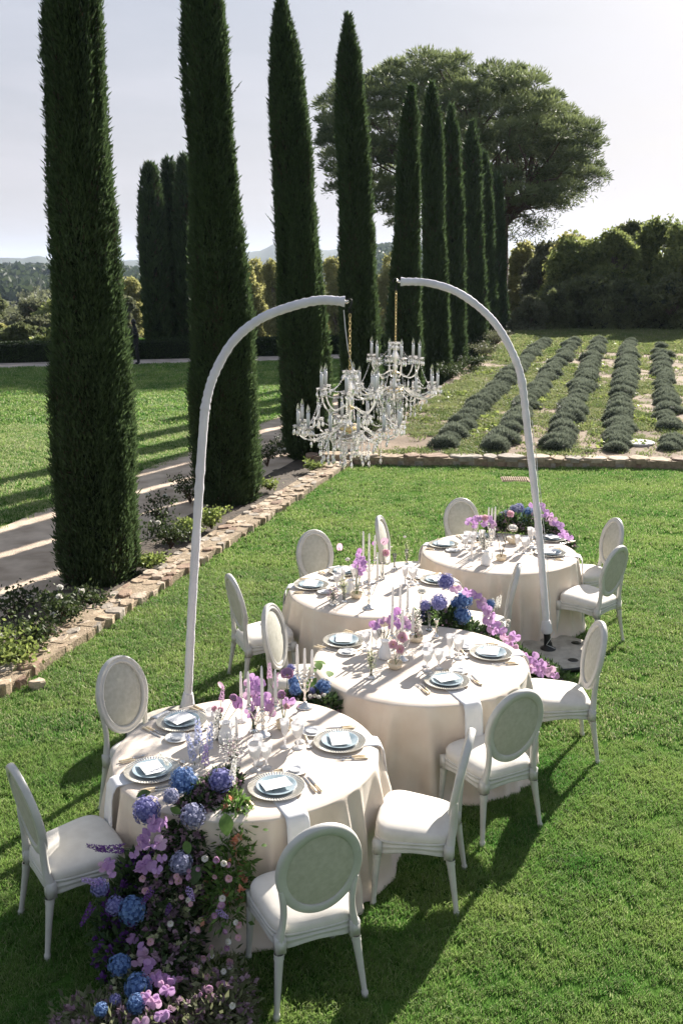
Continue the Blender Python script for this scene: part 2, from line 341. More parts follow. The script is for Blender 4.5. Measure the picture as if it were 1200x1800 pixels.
# gravel walk in front of the hedge
HA, HB = Vector((-24, 37.6, 0)), Vector((5.5, 47.2, 0)); hd = (HB-HA).normalized(); hn = Vector((hd.y, -hd.x, 0))
def strip(name, mat, a, b, w0, w1, z):
    d = (b-a).normalized(); n_ = Vector((d.y, -d.x, 0)); k = 60; g = G(); V = []
    for q in np.linspace(0, 1, k):
        c = a.lerp(b, q); V += [tuple(c+n_*(w0))[:2]+(z,), tuple(c+n_*w1)[:2]+(z,)]
    F = [[2*i, 2*i+1, 2*i+3, 2*i+2] for i in range(k-1)]
    return tag(g.add(V, F).build(name, mat), kind='structure')
strip('path', pm('pale_gravel', (.36, .30, .26), (.52, .45, .40), 2, .95, .6, 50, world=True), HA, HB, -.2, 2.1, .016)
# lavender field, a raised terrace behind the low wall
fx, fq = np.meshgrid(np.linspace(0, 1, 70), np.linspace(0, 1, 110)**1.6, indexing='ij')
fY = 18.8+fq*43; fX0 = (-5.2+fY*DX)/DY; fX = fX0+fx*(32-fX0); fY = np.maximum(fY, 18.80-.075*(fX-1)+fq*43*1.0); fX0 = (-5.2+fY*DX)/DY; fX = fX0+fx*(32-fX0)
fZ = field_z(fY)+.05*(vnoise(fX, fY, 1.3)-.5)+.03*(vnoise(fX, fY, 4, 2)-.5)
i, j = np.meshgrid(np.arange(69), np.arange(109), indexing='ij')
g = G(); g.add(np.stack([fX, fY, fZ], -1).reshape(-1, 3), np.stack([i*110+j, (i+1)*110+j, (i+1)*110+j+1, i*110+j+1], -1).reshape(-1, 4))
tag(g.build('lavender_field', m_fsoil), kind='structure')

# ------------------------------------------------------------------ grass: one stuff object per lawn, patches of blades stood on points
def grass_points(name, mat, pts, scale, blades, size, hgt, width, seed):
    rng = np.random.default_rng(seed); g = G(); n = blades
    a = rng.random(n)*TAU; r_ = np.sqrt(rng.random(n))*size; base = np.stack([np.cos(a)*r_, np.sin(a)*r_, np.full(n, -.004)], -1)
    lean = rng.normal(size=(n, 2))*.45; h = hgt*(.55+.7*rng.random(n)); th = rng.random(n)*TAU; w = width*(.7+.6*rng.random(n))
    side = np.stack([np.cos(th), np.sin(th), np.zeros(n)], -1)*w[:, None]/2
    mid = base+np.stack([lean[:, 0]*h*.35, lean[:, 1]*h*.35, h*.6], -1); tip = base+np.stack([lean[:, 0]*h, lean[:, 1]*h, h*.95], -1)
    V = np.stack([base-side, base+side, mid+side*.8, mid-side*.8, tip], 1).reshape(-1, 3); k = (np.arange(n)*5)[:, None]
    tnt = np.repeat(rng.random(n), 5)
    g.add(V, k+np.array([[0, 1, 2, 3]]), 0, tnt); g.f.append(k+np.array([[3, 2, 4]])); g.mi.append(np.zeros(n))
    nb = g.n
    me = g.mesh(name, mat, False)
    # loose points
    off = len(me.vertices); me.vertices.add(len(pts))
    co = np.zeros(len(me.vertices)*3); me.vertices.foreach_get('co', co); co = co.reshape(-1, 3); co[off:] = pts; me.vertices.foreach_set('co', co.ravel())
    pa = me.attributes.new('isp', 'FLOAT', 'POINT'); pv = np.zeros(len(me.vertices), np.float32); pv[off:] = 1; pa.data.foreach_set('value', pv)
    sa = me.attributes.new('psc', 'FLOAT', 'POINT'); s_ = np.ones(len(me.vertices), np.float32); s_[off:] = scale; sa.data.foreach_set('value', s_)
    ra = me.attributes.new('prot', 'FLOAT_VECTOR', 'POINT'); rv = np.zeros((len(me.vertices), 3), np.float32); rv[off:, 2] = rng.random(len(pts))*TAU
    rv[off:, 0] = rng.normal(size=len(pts))*.10; rv[off:, 1] = rng.normal(size=len(pts))*.10
    ra.data.foreach_set('vector', rv.ravel())
    o = place(name, me)
    ng = bpy.data.node_groups.new(name+'_nodes', 'GeometryNodeTree')
    ng.interface.new_socket('Geometry', in_out='INPUT', socket_type='NodeSocketGeometry'); ng.interface.new_socket('Geometry', in_out='OUTPUT', socket_type='NodeSocketGeometry')
    gi = N(ng, 'NodeGroupInput'); go = N(ng, 'NodeGroupOutput'); sep = N(ng, 'GeometryNodeSeparateGeometry', domain='POINT')
    def nat(nm, ty): q = N(ng, 'GeometryNodeInputNamedAttribute', data_type=ty); q.inputs['Name'].default_value = nm; return q
    a1 = nat('isp', 'FLOAT'); cmp_ = N(ng, 'FunctionNodeCompare', data_type='FLOAT', operation='GREATER_THAN'); cmp_.inputs[1].default_value = .5
    ng.links.new(a1.outputs[0], cmp_.inputs[0]); ng.links.new(gi.outputs[0], sep.inputs[0]); ng.links.new(cmp_.outputs[0], sep.inputs[1])
    m2p = N(ng, 'GeometryNodeMeshToPoints'); ng.links.new(sep.outputs[0], m2p.inputs[0])
    iop = N(ng, 'GeometryNodeInstanceOnPoints'); ng.links.new(m2p.outputs[0], iop.inputs['Points']); ng.links.new(sep.outputs[1], iop.inputs['Instance'])
    a2 = nat('psc', 'FLOAT'); a3 = nat('prot', 'FLOAT_VECTOR'); ng.links.new(a2.outputs[0], iop.inputs['Scale']); ng.links.new(a3.outputs[0], iop.inputs['Rotation'])
    ng.links.new(iop.outputs[0], go.inputs[0])
    md = o.modifiers.new('scatter', 'NODES'); md.node_group = ng
    return o
def in_view(x, y, z=0, mu=70, mv=60):
    d = y*CT+(CAMH-z)*ST; u = 600+x/d*FOC; v = 900+((CAMH-z)*CT-y*ST)/d*FOC
    return (u > -mu-120) & (u < 1200+mu) & (v < 1800+mv) & (v > 0)
SLABS = [(P(965, 1158), .50), (Vector((-1.23, 7.36, 0)), .50)]+[(P(a, b, .745), .90) for a, b in ((433, 1319), (737, 1161), (661, 1034), (877, 969))]
def lawn_pts(area, per, seed):
    x0, x1, y0, y1 = area; rng = np.random.default_rng(seed); n = int((x1-x0)*(y1-y0)*per)
    x = rng.uniform(x0, x1, n); y = rng.uniform(y0, y1, n); k = in_view(x, y)
    return x[k], y[k], rng
GLABEL = 'mown green lawn grass around the four round tables'
def do_lawn(name, area, per, seed, tlim, blades, size, hgt, width, label, mat=None, extra=None, z=0.0, scl=(.45, 1.5)):
    x, y, rng = lawn_pts(area, per, seed); t = tofs(x, y); k = (t > tlim[0]) & (t < tlim[1])
    for c, r_ in SLABS: k &= np.hypot(x-c.x, y-c.y) > r_
    if extra is not None: k &= extra(x, y)
    x, y = x[k], y[k]; patch = vnoise(x, y, 1.4, 7)*.6+vnoise(x, y, 5, 8)*.4
    sc = scl[0]+(scl[1]-scl[0])*patch+rng.normal(size=len(x))*.1
    zz = z(x, y) if callable(z) else np.full(len(x), z)
    o = grass_points(name, mat or m_grass, np.stack([x, y, zz], -1), np.clip(sc, .3, 2), blades, size, hgt, width, seed)
    tag(o, label, 'grass', kind='stuff'); return o
DRAIN = P(905, 843)
nodrain = lambda x, y: ~((abs(x-DRAIN.x) < .32) & (abs(y-DRAIN.y) < .32))
backwall = lambda x, y: (y < 18.75-.045*(x-1)) & nodrain(x, y)
do_lawn('grass', (-4.5, 5.5, 3.3, 7.2), 900, 11, (-5.08, 99), 26, .045, .040, .0050, 'short mown lawn grass in the foreground under the nearest tables')
do_lawn('grass', (-4.5, 7, 7.2, 12), 520, 12, (-5.08, 99), 26, .06, .042, .0070, 'short mown lawn grass around the two rear tables', extra=nodrain)
do_lawn('grass', (-4, 10, 12, 19.2), 230, 13, (-5.08, 99), 24, .09, .046, .011, 'short mown lawn grass in front of the far low wall', extra=backwall)
do_lawn('grass', (-14, 2, 11, 24), 120, 14, (-99, -8.6), 22, .12, .05, .015, 'mown lawn grass beyond the gravel path, nearest part', extra=lambda x, y: (x-HA.x)*hn.x+(y-HA.y)*hn.y > 2.1)
do_lawn('grass', (-20, 4, 24, 46), 45, 15, (-99, -8.6), 22, .18, .06, .026, 'mown lawn grass beyond the gravel path near the clipped hedge', extra=lambda x, y: (x-HA.x)*hn.x+(y-HA.y)*hn.y > 2.1)
# weeds and thin grass between the lavender rows: patchy
def weedmask(x, y):
    t = tofs(x, y); q = vnoise(x+.31*y, y-.2*x, .35, 21)*.40+vnoise(x-.4*y, y+.3*x, .9, 22)*.32+vnoise(x, y, 3.1, 23)*.28
    thr = np.interp(t, [-5, -4.2, -3.0, 0.5, 4], [.50, .36, .34, .53, .60])
    rr_ = np.random.default_rng(len(x)).random(len(x))
    return (rr_ < .06+.94*sstep(-.07, .10, q-thr+.3*sstep(35, 42, y))) & (y > 18.98-.075*(x-1)+.12)
do_lawn('field_weeds', (-1, 18, 18.2, 34), 110, 16, (-5.0, 99), 20, .13, .055, .018, 'patchy thin grass and weeds between the lavender rows', m_weed, weedmask, lambda x, y: field_z(y))
do_lawn('field_weeds', (4, 24, 34, 58), 45, 17, (-5.0, 99), 20, .22, .075, .034, 'patchy grass at the far end of the lavender field', m_weed, weedmask, lambda x, y: field_z(y))

# ------------------------------------------------------------------ low stone walls
def stone_geo(cx, cy, z0, z1, hx, hy, ang, rng, irr=.16):
    """an irregular eight-cornered stone with a worn top edge, around its own centre"""
    g = G(); pts = []
    for k in range(8):
        a = k*TAU/8+PI/8; ca, sa = math.cos(a), math.sin(a); m_ = max(abs(ca), abs(sa)); q = 1/m_*(1 if k % 2 else .97)
        pts.append((ca*q*hx*(1-rng.random()*irr), sa*q*hy*(1-rng.random()*irr)))
    pts = np.array(pts); b = np.c_[pts, np.full(8, z0)]; m1 = np.c_[pts, z1-.011+rng.normal(size=8)*.004]; t1 = np.c_[pts*.90, z1+rng.normal(size=8)*.004]
    c = np.array([[0, 0, z1+rng.normal()*.003]]); V = np.vstack([b, m1, t1, c]); k = np.arange(8); k2 = (k+1) % 8
    g.add(V, np.vstack([np.c_[k, k2, k2+8, k+8], np.c_[k+8, k2+8, k2+16, k+16]])); g.f.append(np.c_[k+16, k2+16, np.full(8, 24)]); g.mi.append(np.zeros(8))
    return g
rng = np.random.default_rng(11)
wall = empty('stone_wall', (*TS(-5.27, 12), 0), 0, 'low dry stone edging running diagonally from the left between lawn and cypress bed', 'stone wall')
WM = wall.matrix_basis.copy(); WL = Vector(wall.location)
g = G(); s0, s1 = 4.5, 18.1
for s_ in np.arange(s0, s1, .5):
    x, y = TS(-5.27, s_+.25); g.box((x-WL.x, y-WL.y, .02), (.405, .52, .150), -math.atan2(DX, DY))
tag(g.build('mortar_core', m_mortar, wall, False))
for c_ in range(3):
    s_ = s0+rng.random()*.2
    while s_ < s1:
        L = rng.choice([rng.uniform(.11, .18), rng.uniform(.18, .27), rng.uniform(.27, .36)], p=[.35, .45, .2])
        e0 = TW0+.43*c_/3+(.035*math.sin(s_*3.1+c_)+.02*math.sin(s_*7.7) if c_ else -.01+.03*rng.random()); e1 = TW0+.43*(c_+1)/3+(.035*math.sin(s_*3.1+c_+1)+.02*math.sin(s_*7.7) if c_ < 2 else -.02+.055*rng.random())
        x, y = TS((e0+e1)/2, s_+L/2); h = .104+rng.normal()*.010-(.03 if rng.random() < .08 else 0)
        gg = stone_geo(0, 0, -.1, h, (e1-e0)*.54, L*.53, 0, rng, .30)
        gg.build('stone', m_stone[rng.choice(4, p=[.38, .32, .15, .15])], wall, False, (x-WL.x, y-WL.y, 0), (rng.normal()*.03, rng.normal()*.03, -math.atan2(DX, DY)+rng.normal()*.12)); s_ += L
def bw(x): return 18.93-.075*(x-1)
bwall = empty('stone_wall', (4, bw(4), 0), 0, 'low stone wall across the back of the lawn holding up the lavender field', 'stone wall')
g = G(); 
for x in np.arange(-.6, 9.6, .4): g.box((x-3.8, bw(x+.2)-bw(4)+.02, .05), (.42, .40, .23), -.075)
g.build('mortar_core', m_mortar, bwall, False)
x = -.7
while x < 9.8:
    L = rng.uniform(.25, .75)
    gg = stone_geo(0, 0, .115, .200+rng.normal()*.010, L*.52, .235, 0, rng, .14)
    gg.build('stone', m_stone[rng.choice(4)], bwall, False, (x+L/2-4, bw(x)-bw(4), 0), (0, 0, -.075)); x += L
x = -.7
while x < 9.8:
    L = rng.uniform(.22, .42)
    gg = stone_geo(0, 0, -.05, .112, L*.5, .205, 0, rng, .07)
    gg.build('stone', m_stone[2+rng.integers(2)], bwall, False, (x+L/2-4, bw(x)-bw(4), 0), (0, 0, -.075)); x += L  # face course limited to the darker stones, standing in for its backlit shade
p = P(65, 1209); gg = stone_geo(0, 0, -.01, .07, .085, .055, 0, rng, .25)
tag(gg.build('loose_stone', m_stone[1], None, False, (p.x, p.y, 0), (0, 0, .4)), 'pale loose stone lying in the grass beside the diagonal stone edging', 'stone')
# drain grate in the lawn, concrete cover among the lavender
dr = empty('drain_grate', (DRAIN.x, DRAIN.y, 0), -.07, 'small rusty brown drain grate set in the lawn before the far low wall', 'drain')
g = G(); g.box((0, 0, -.01), (.50, .42, .03)).build('frame', m_stone[2], dr, False)
for k in range(12): G().box((-.21+k*.038, 0, .012), (.018, .36, .02)).build('bar', m_stone[0], dr, False)
mh = PL(1130, 786, 0, 0); mh = Vector((6.02, 20.1, 0)); g = G(); g.lathe([(0.001, .0), (.36, 0), (.36, .045), (.34, .055), (.001, .055)], 32)
g.lathe([(.03, .056), (.03, .066), (.001, .066)], 8, (.2, 0, 0))
tag(g.build('well_cover', pm('pale_concrete', (.40, .38, .36), (.52, .49, .47), 8, .8, .2, 60), None, False, (mh.x, mh.y, field_z(20.1)-.005)), 'round pale concrete cover on bare soil among the lavender bushes', 'manhole cover')

# ------------------------------------------------------------------ trees
def cypress(X, Y, z0, prof, top, n, L, Wd, label, seed, top_xy=None, wild=0, group='Italian cypresses in the diagonal row', tuft=0.065):
    """prof: (height fraction, radius) pairs; the crown is an inner mass plus upright sprays of scale leaves"""
    rng = np.random.default_rng(seed)
    root = empty('cypress_tree', (X, Y, z0), 0, label, 'cypress tree', group)
    g = G(); g.tube([(0, 0, -.3), (0, 0, .6), (0, 0, 1.6)], [.16, .13, .10], 9); g.build('trunk', m_bark, root)
    lx, ly = (0, 0) if top_xy is None else (top_xy[0]-X, top_xy[1]-Y)
    H = top-z0; hf = np.array([p[0] for p in prof]); rf = np.array([p[1] for p in prof])
    ph = rng.random(6)*TAU
    def rad(h, a):
        b = np.interp(h, hf, rf)
        return b*(1+.07*np.sin(2*a+ph[0]+h*5)+.05*np.sin(3*a+ph[1]-h*9)+.16*(vnoise(a*1.9+ph[2], h*H*.8, 1, seed)-.5)+.22*(vnoise(a*3.5, h*H*.55, 1, seed+1)-.5)+.12*(vnoise(a*7, h*H*2.2, 1, seed+2)-.5))
    def cen(h): return np.stack([lx*h+.03*np.sin(h*7+ph[3])*rf.max(), ly*h+0*h], -1)
    # core
    nh, na_ = 60, 20; hh = np.linspace(0.02, .985, nh); aa = np.arange(na_)*TAU/na_; g = G()
    Hh, Aa = np.meshgrid(hh, aa, indexing='ij'); r_ = rad(Hh, Aa)*.80; c = cen(Hh)
    V = np.stack([c[..., 0]+r_*np.cos(Aa), c[..., 1]+r_*np.sin(Aa), Hh*H], -1).reshape(-1, 3)
    i, j = np.meshgrid(np.arange(nh-1), np.arange(na_), indexing='ij'); j2 = (j+1) % na_
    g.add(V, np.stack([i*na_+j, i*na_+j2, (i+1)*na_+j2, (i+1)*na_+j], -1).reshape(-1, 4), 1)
    # sprays
    w = np.interp(np.linspace(0, 1, 400), hf, rf)+.03; cdf = np.cumsum(w)/w.sum()
    h = np.interp(rng.random(n), cdf, np.linspace(0, 1, 400)); a = rng.random(n)*TAU
    # clumped: pull towards sprig centres
    ns_ = n//8; hs = np.interp(rng.random(ns_), cdf, np.linspace(0, 1, 400)); as_ = rng.random(ns_)*TAU; idx = rng.integers(0, ns_, n); sp = rng.random(ns_)
    rb = np.interp(hs[idx], hf, rf)+.02
    h = np.clip(hs[idx]+rng.normal(size=n)*tuft/H*1.6, 0.0, 1.0); a = as_[idx]+rng.normal(size=n)*tuft*.42/rb
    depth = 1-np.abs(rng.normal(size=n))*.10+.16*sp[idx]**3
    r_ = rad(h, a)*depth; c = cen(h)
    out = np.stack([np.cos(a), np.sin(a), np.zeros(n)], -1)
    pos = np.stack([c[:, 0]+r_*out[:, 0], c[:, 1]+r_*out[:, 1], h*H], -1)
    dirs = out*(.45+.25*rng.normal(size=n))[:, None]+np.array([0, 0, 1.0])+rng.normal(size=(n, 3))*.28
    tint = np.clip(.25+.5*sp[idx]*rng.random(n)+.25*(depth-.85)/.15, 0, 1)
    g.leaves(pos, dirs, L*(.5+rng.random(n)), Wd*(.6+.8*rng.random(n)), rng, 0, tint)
    bm = n//22; hb = rng.random(26)*.9; ab = rng.random(26)*TAU; bi = rng.integers(0, 26, bm); h = np.clip(hb[bi]+rng.normal(size=bm)*.25/H*1.5, 0.01, .97); a = ab[bi]+rng.normal(size=bm)*.22; r_ = rad(h, a)*(.93+.06*rng.random(bm)); c = cen(h)
    g.leaves(np.stack([c[:, 0]+r_*np.cos(a), c[:, 1]+r_*np.sin(a), h*H], -1), np.array([0, 0, 1.])+rng.normal(size=(bm, 3))*.5, L*1.1, Wd*.7, rng, 2)
    # top wisps and stray twigs
    for k in range(wild):
        hh_ = rng.uniform(.12, .9); aa_ = rng.random()*TAU; r0 = float(rad(np.array(hh_), np.array(aa_))); c = cen(np.array(hh_))
        d = np.array([math.cos(aa_)*.7, math.sin(aa_)*.7, .9])+rng.normal(size=3)*.15; ln = rng.uniform(.14, .32)*max(1, rf.max()*2)
        p0 = np.array([c[0]+r0*.78*math.cos(aa_), c[1]+r0*.78*math.sin(aa_), hh_*H]); m_ = 60; g.tube([tuple(p0), tuple(p0+d*ln*.5+[0, 0, .01]), tuple(p0+d*ln)], [.005, .004, .002], 4, False, 2)
        q = rng.random(m_); pos = p0+d*q[:, None]*ln; g.leaves(pos, d*.9+rng.normal(size=(m_, 3))*.45, L*.8*(1.2-q), Wd*.7, rng, 0, rng.random(m_)*.5+.4)
    g.build('crown', [m_cyp, m_cypcore, m_twig], root, False)
    return root
def row(k): return (-2.92+1.205*k, 11.55+4.10*k)
# measured centres (x, y), crown top z and radii of the row, nearest first
def topxy(u, v, Y): q = PY(u, v, Y); return q
W1 = [(0, .44), (.03, .52), (.1, .50), (.2, .485), (.3, .44), (.4, .385), (.55, .34), (.75, .315), (.9, .22), (1, .03)]
CY = [ # u, v base, Y centre, (u,v) top, n, scale of radius, label
    (-2.93, 11.6, (112, -330), 150000, .86, .068, .016, 'tallest looking cypress, nearest of the row, cut by the left part of the top edge', 40),
    (-1.83, 15.75, (347, -250), 115000, .93, .082, .019, 'second cypress of the row, thick, behind the left white arch', 34),
    (-.62, 19.7, (494, -12), 80000, .92, .095, .023, 'third cypress, its tip touching the top of the picture', 26),
    (.50, 23.8, (612, 32), 56000, .90, .13, .031, 'fourth cypress, slender pointed tip just left of the pine', 18),
    (1.72, 27.9, (722, 157), 38000, .82, .15, .038, 'fifth cypress, blunt top, first one standing before the pine', 4),
    (3.02, 32.0, (758, 150), 32000, .82, .17, .043, 'sixth cypress, pointed, directly behind the blunt-topped one', 3),
    (4.05, 36.1, (793, 190), 26000, .80, .19, .05, 'seventh cypress, pale tip against the dark pine crown', 3),
    (5.35, 40.2, (828, 218), 18000, .80, .24, .06, 'eighth cypress with a broken bushy top', 2),
    (6.45, 44.3, (850, 275), 15000, .70, .26, .066, 'ninth cypress, narrow, second from the far end of the row', 0),
    (7.55, 48.4, (873, 312), 13000, .66, .28, .07, 'last cypress at the far end of the row, narrowest', 0)]
for k, (x, y, tp, n, rs, L, wd, lab, wild) in enumerate(CY):
    q = PY(tp[0], tp[1], y); z0 = 0.0 if k < 4 else float(terrain(x, y))
    prof = [(a, b*rs) for a, b in W1]
    cypress(x, y, z0, prof, q.z, n, L, wd, lab, 40+k, (q.x, y), wild)
for k, (u, v, Y_, rs, lab) in enumerate([(263, 290, 45.5, .56, 'far left cypress of the clump behind the hedge, rounded tip'), (297, 281, 47, .42, 'middle cypress of the clump behind the hedge'),
        (322, 279, 46, .42, 'cypress of the hedge clump half hidden by the second row cypress')]):
    q = PY(u, v, Y_); cypress(q.x, Y_, 0, [(a, b) for a, b in [(0, .55*rs), (.1, .80*rs), (.5, 1.0*rs), (.75, .85*rs), (.9, .55*rs), (.97, .40*rs), (1, .1*rs)]], q.z, 14000, .26, .065, lab, 60+k, group='cypresses in the clump behind the hedge')

def leafy(name, x, y, z0, lobes, mat, n, L, Wd, label, cat, seed, trunk=None, group=None, tmat=None, bare=0.0, core=False, limbs=True, flat=1.0):
    """lobes: (dx, dy, z, rx, rz) leaf masses; limbs run from the trunk to every lobe"""
    rng = np.random.default_rng(seed); root = empty(name, (x, y, z0), 0, label, cat, group)
    lobes = np.array(lobes, float)
    if trunk:
        g = G(); zt, r0 = trunk; g.tube([(0, 0, -.5), (.05, 0, zt*.5), (0, .03, zt)], [r0*1.2, r0, r0*.8], 8)
        if limbs:
            for l in lobes:
                m_ = np.array([l[0]*.45, l[1]*.45, zt+(l[2]-zt)*.35])+rng.normal(size=3)*.12*l[3]
                g.tube([(0, 0, zt*.92), tuple(m_), (l[0], l[1], l[2])], [r0*.5, r0*.32, r0*.10], 5, False)
                for q in range(3):
                    e = l[:3]+rng.normal(size=3)*l[3]*.5; g.tube([tuple(m_), tuple((m_+e)/2+rng.normal(size=3)*.1*l[3]), tuple(e)], [r0*.2, r0*.12, r0*.04], 4, False)
        g.build('trunk', tmat or m_bark, root)
    g = G(); w = lobes[:, 3]**2; idx = rng.choice(len(lobes), n, p=w/w.sum()); l = lobes[idx]
    d = rng.normal(size=(n, 3)); d /= np.linalg.norm(d, axis=1)[:, None]; r_ = (1-np.abs(rng.normal(size=n))*.22)
    # clumps: quantised directions so that leaves gather in tufts with gaps
    nc = 40 if not bare else 90; cd_ = rng.normal(size=(nc*len(lobes), 3)); cd_ /= np.linalg.norm(cd_, axis=1)[:, None]; ci = idx*nc+rng.integers(0, nc, n); cr = rng.uniform(.72, 1.12, nc*len(lobes)); ct = rng.random(nc*len(lobes))
    d = cd_[ci]*1.0+d*(.34+bare*.1); d /= np.linalg.norm(d, axis=1)[:, None]; r_ = r_*cr[ci]
    pos = l[:, :3]+d*(r_*1)[:, None]*np.stack([l[:, 3], l[:, 3], l[:, 4]], -1)
    if bare == 2: pos = pos+rng.normal(size=(len(cr), 3))[ci]*l[:, 3:4]*.32
    g.leaves(pos, d*.5+rng.normal(size=(n, 3))*.8, L*(.6+.8*rng.random(n)), Wd*(.6+.8*rng.random(n)), rng, 0, np.clip(ct[ci]*.6+rng.random(n)*.4, 0, 1))
    if core:
        for l in lobes:
            g2 = G(); k = 10; prof = [(max(.001, math.sin(q*PI/k)*l[3]*.62), -math.cos(q*PI/k)*l[4]*.62) for q in range(k+1)]
            g.lathe(prof, 12, l[:3], 1)
    g.build('crown' if trunk else 'foliage', [mat, m_cypcore], root, False)
    return root
def lobes_for(rng, n, rx, z0, z1, rl, squash=.8):
    out = []
    for k in range(n):
        z = z0+(z1-z0)*((k+.5)/n); q = math.sin(math.acos(max(-1, min(1, 2*(k+.5)/n-1)))) ; a = rng.random()*TAU; rr_ = rx*q*rng.uniform(.5, 1)
        out.append((math.cos(a)*rr_, math.sin(a)*rr_, z, rl*rng.uniform(.7, 1.2), rl*squash*rng.uniform(.7, 1.1)))
    return out
# umbrella pine --------------------------------------------------------
rng = np.random.default_rng(5)
PX, PYY = 9.2, 60.0; pz0 = 1.0
pine = empty('umbrella_pine', (PX, PYY, pz0), 0, 'huge umbrella pine with broad domed crown rising behind the cypress row', 'pine tree')
fork = np.array([0, 0, 6.2]); g = G(); g.tube([(0, 0, -1), (.1, 0, 3), tuple(fork)], [.55, .45, .38], 10)
# outline of the crown in the plane of the trunk: (u, v top, v bottom)
OUT = [(552, 185, 300), (580, 160, 340), (620, 130, 370), (680, 100, 400), (740, 90, 405), (800, 93, 400), (850, 112, 395), (900, 108, 400), (930, 125, 395), (950, 150, 380), (975, 178, 355), (1005, 185, 335), (1030, 215, 315), (1052, 240, 290)]
def p_loc(u, v): q = PY(u, v, PYY); return np.array([q.x-PX, 0, q.z-pz0])
us = np.array([o[0] for o in OUT]); vt = np.array([o[1] for o in OUT]); vb = np.array([o[2] for o in OUT])
puffs = []
NP = 430
xc = p_loc(790, 200)[0]; half = (p_loc(1052, 250)[0]-p_loc(552, 250)[0])/2
for k in range(NP*4):
    u = rng.uniform(572, 1024); wd_ = max(.05, 1-((u-800)/255)**2)**.5; dy = rng.uniform(-1, 1)*half*.95*wd_
    f = abs(dy)/(half*wd_+.01)                              # 0 in the middle plane, 1 at the front/back rim
    t0, b0 = np.interp(u, us, vt), np.interp(u, us, vb)
    top = t0+(b0-t0)*.62*(1-math.sqrt(max(0, 1-f*f)))
    v = top+14+abs(rng.normal())*34 if rng.random() < .60 else rng.uniform(top+14, top+(b0-top)*rng.uniform(.5, 1.0))
    q = p_loc(u, min(v, b0))
    if all((q[0]-p_[0])**2+(dy-p_[1])**2+(1.4*(q[2]-p_[2]))**2 > 1.25 for p_ in puffs): puffs.append((q[0], dy, q[2], rng.uniform(.55, .98)))
puffs = np.array(puffs)
# limbs: fan out from the fork, ending at puffs
ends = puffs[rng.choice(len(puffs), 120, replace=False)]
mains = []
for k in range(15):
    a = k*TAU/15+rng.normal()*.1; e = np.array([xc*.6+math.cos(a)*half*.62, math.sin(a)*half*.62, rng.uniform(9.2, 12.2) - 0.0])
    if math.cos(a) > .2: e[2] -= 2.2
    m_ = fork*.5+e*.5+np.array([0, 0, -.9]); mains.append((m_, e)); g.tube([tuple(fork-[0, 0, .5]), tuple(fork*.7+m_*.3), tuple(m_), tuple(e)], [.17, .13, .09, .05], 6, False)
for e in ends:
    d_ = [np.linalg.norm(e[:3]-m_[1]) for m_ in mains]; m_ = mains[int(np.argmin(d_))]; s_ = m_[0] if rng.random() < .5 else (m_[0]+m_[1])/2
    mid = (s_+e[:3])/2+rng.normal(size=3)*.35; g.tube([tuple(s_), tuple(mid), tuple(e[:3])], [.08, .05, .025], 4, False)
for k in range(16):                                          # the low bare boughs that reach out left and right under the crown
    sgn = 1; e = p_loc(rng.uniform(890, 975) if sgn > 0 else rng.uniform(560, 700), rng.uniform(300, 395)); e[1] = rng.uniform(-3, 3)
    g.tube([tuple(fork-[0, 0, rng.uniform(0, 1.4)]), tuple(fork*.5+e*.5+rng.normal(size=3)*.3), tuple(e)], [.14, .08, .03], 5, False)
g.build('trunk', m_twig, pine)
g = G(); per = 420; n = len(puffs)*per; idx = np.repeat(np.arange(len(puffs)), per); d = rng.normal(size=(n, 3)); d[:, 2] = np.abs(d[:, 2])*.9-.25; d /= np.linalg.norm(d, axis=1)[:, None]
r_ = puffs[idx, 3]*(.45+.55*rng.random(n)); pos = puffs[idx, :3]+d*r_[:, None]*np.array([1, 1, .62])
pt = rng.random(len(puffs))
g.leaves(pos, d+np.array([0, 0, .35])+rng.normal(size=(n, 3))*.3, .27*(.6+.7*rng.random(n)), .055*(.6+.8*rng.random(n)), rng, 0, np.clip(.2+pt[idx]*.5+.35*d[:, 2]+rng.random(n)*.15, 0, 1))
n2 = 16000; q = np.array([p_loc(rng.uniform(870, 1045), 0) for _ in range(1)]); uu = rng.uniform(880, 1045, n2); 
cl = rng.integers(0, 110, n2); cu = rng.uniform(870, 1022, 110); cv = np.array([rng.uniform(np.interp(a, us, vt)+60, np.interp(a, us, vb)+18) for a in cu]); cy_ = rng.uniform(-4, 4, 110)
cp = np.array([p_loc(a, b) for a, b in zip(cu, cv)]); cp[:, 1] = cy_
g.leaves(cp[cl]+rng.normal(size=(n2, 3))*np.array([.38, .38, .22]), rng.normal(size=(n2, 3))+np.array([.5, 0, .4]), .30, .05, rng, 0, rng.random(n2))
g.build('crown', m_pine, pine, False)

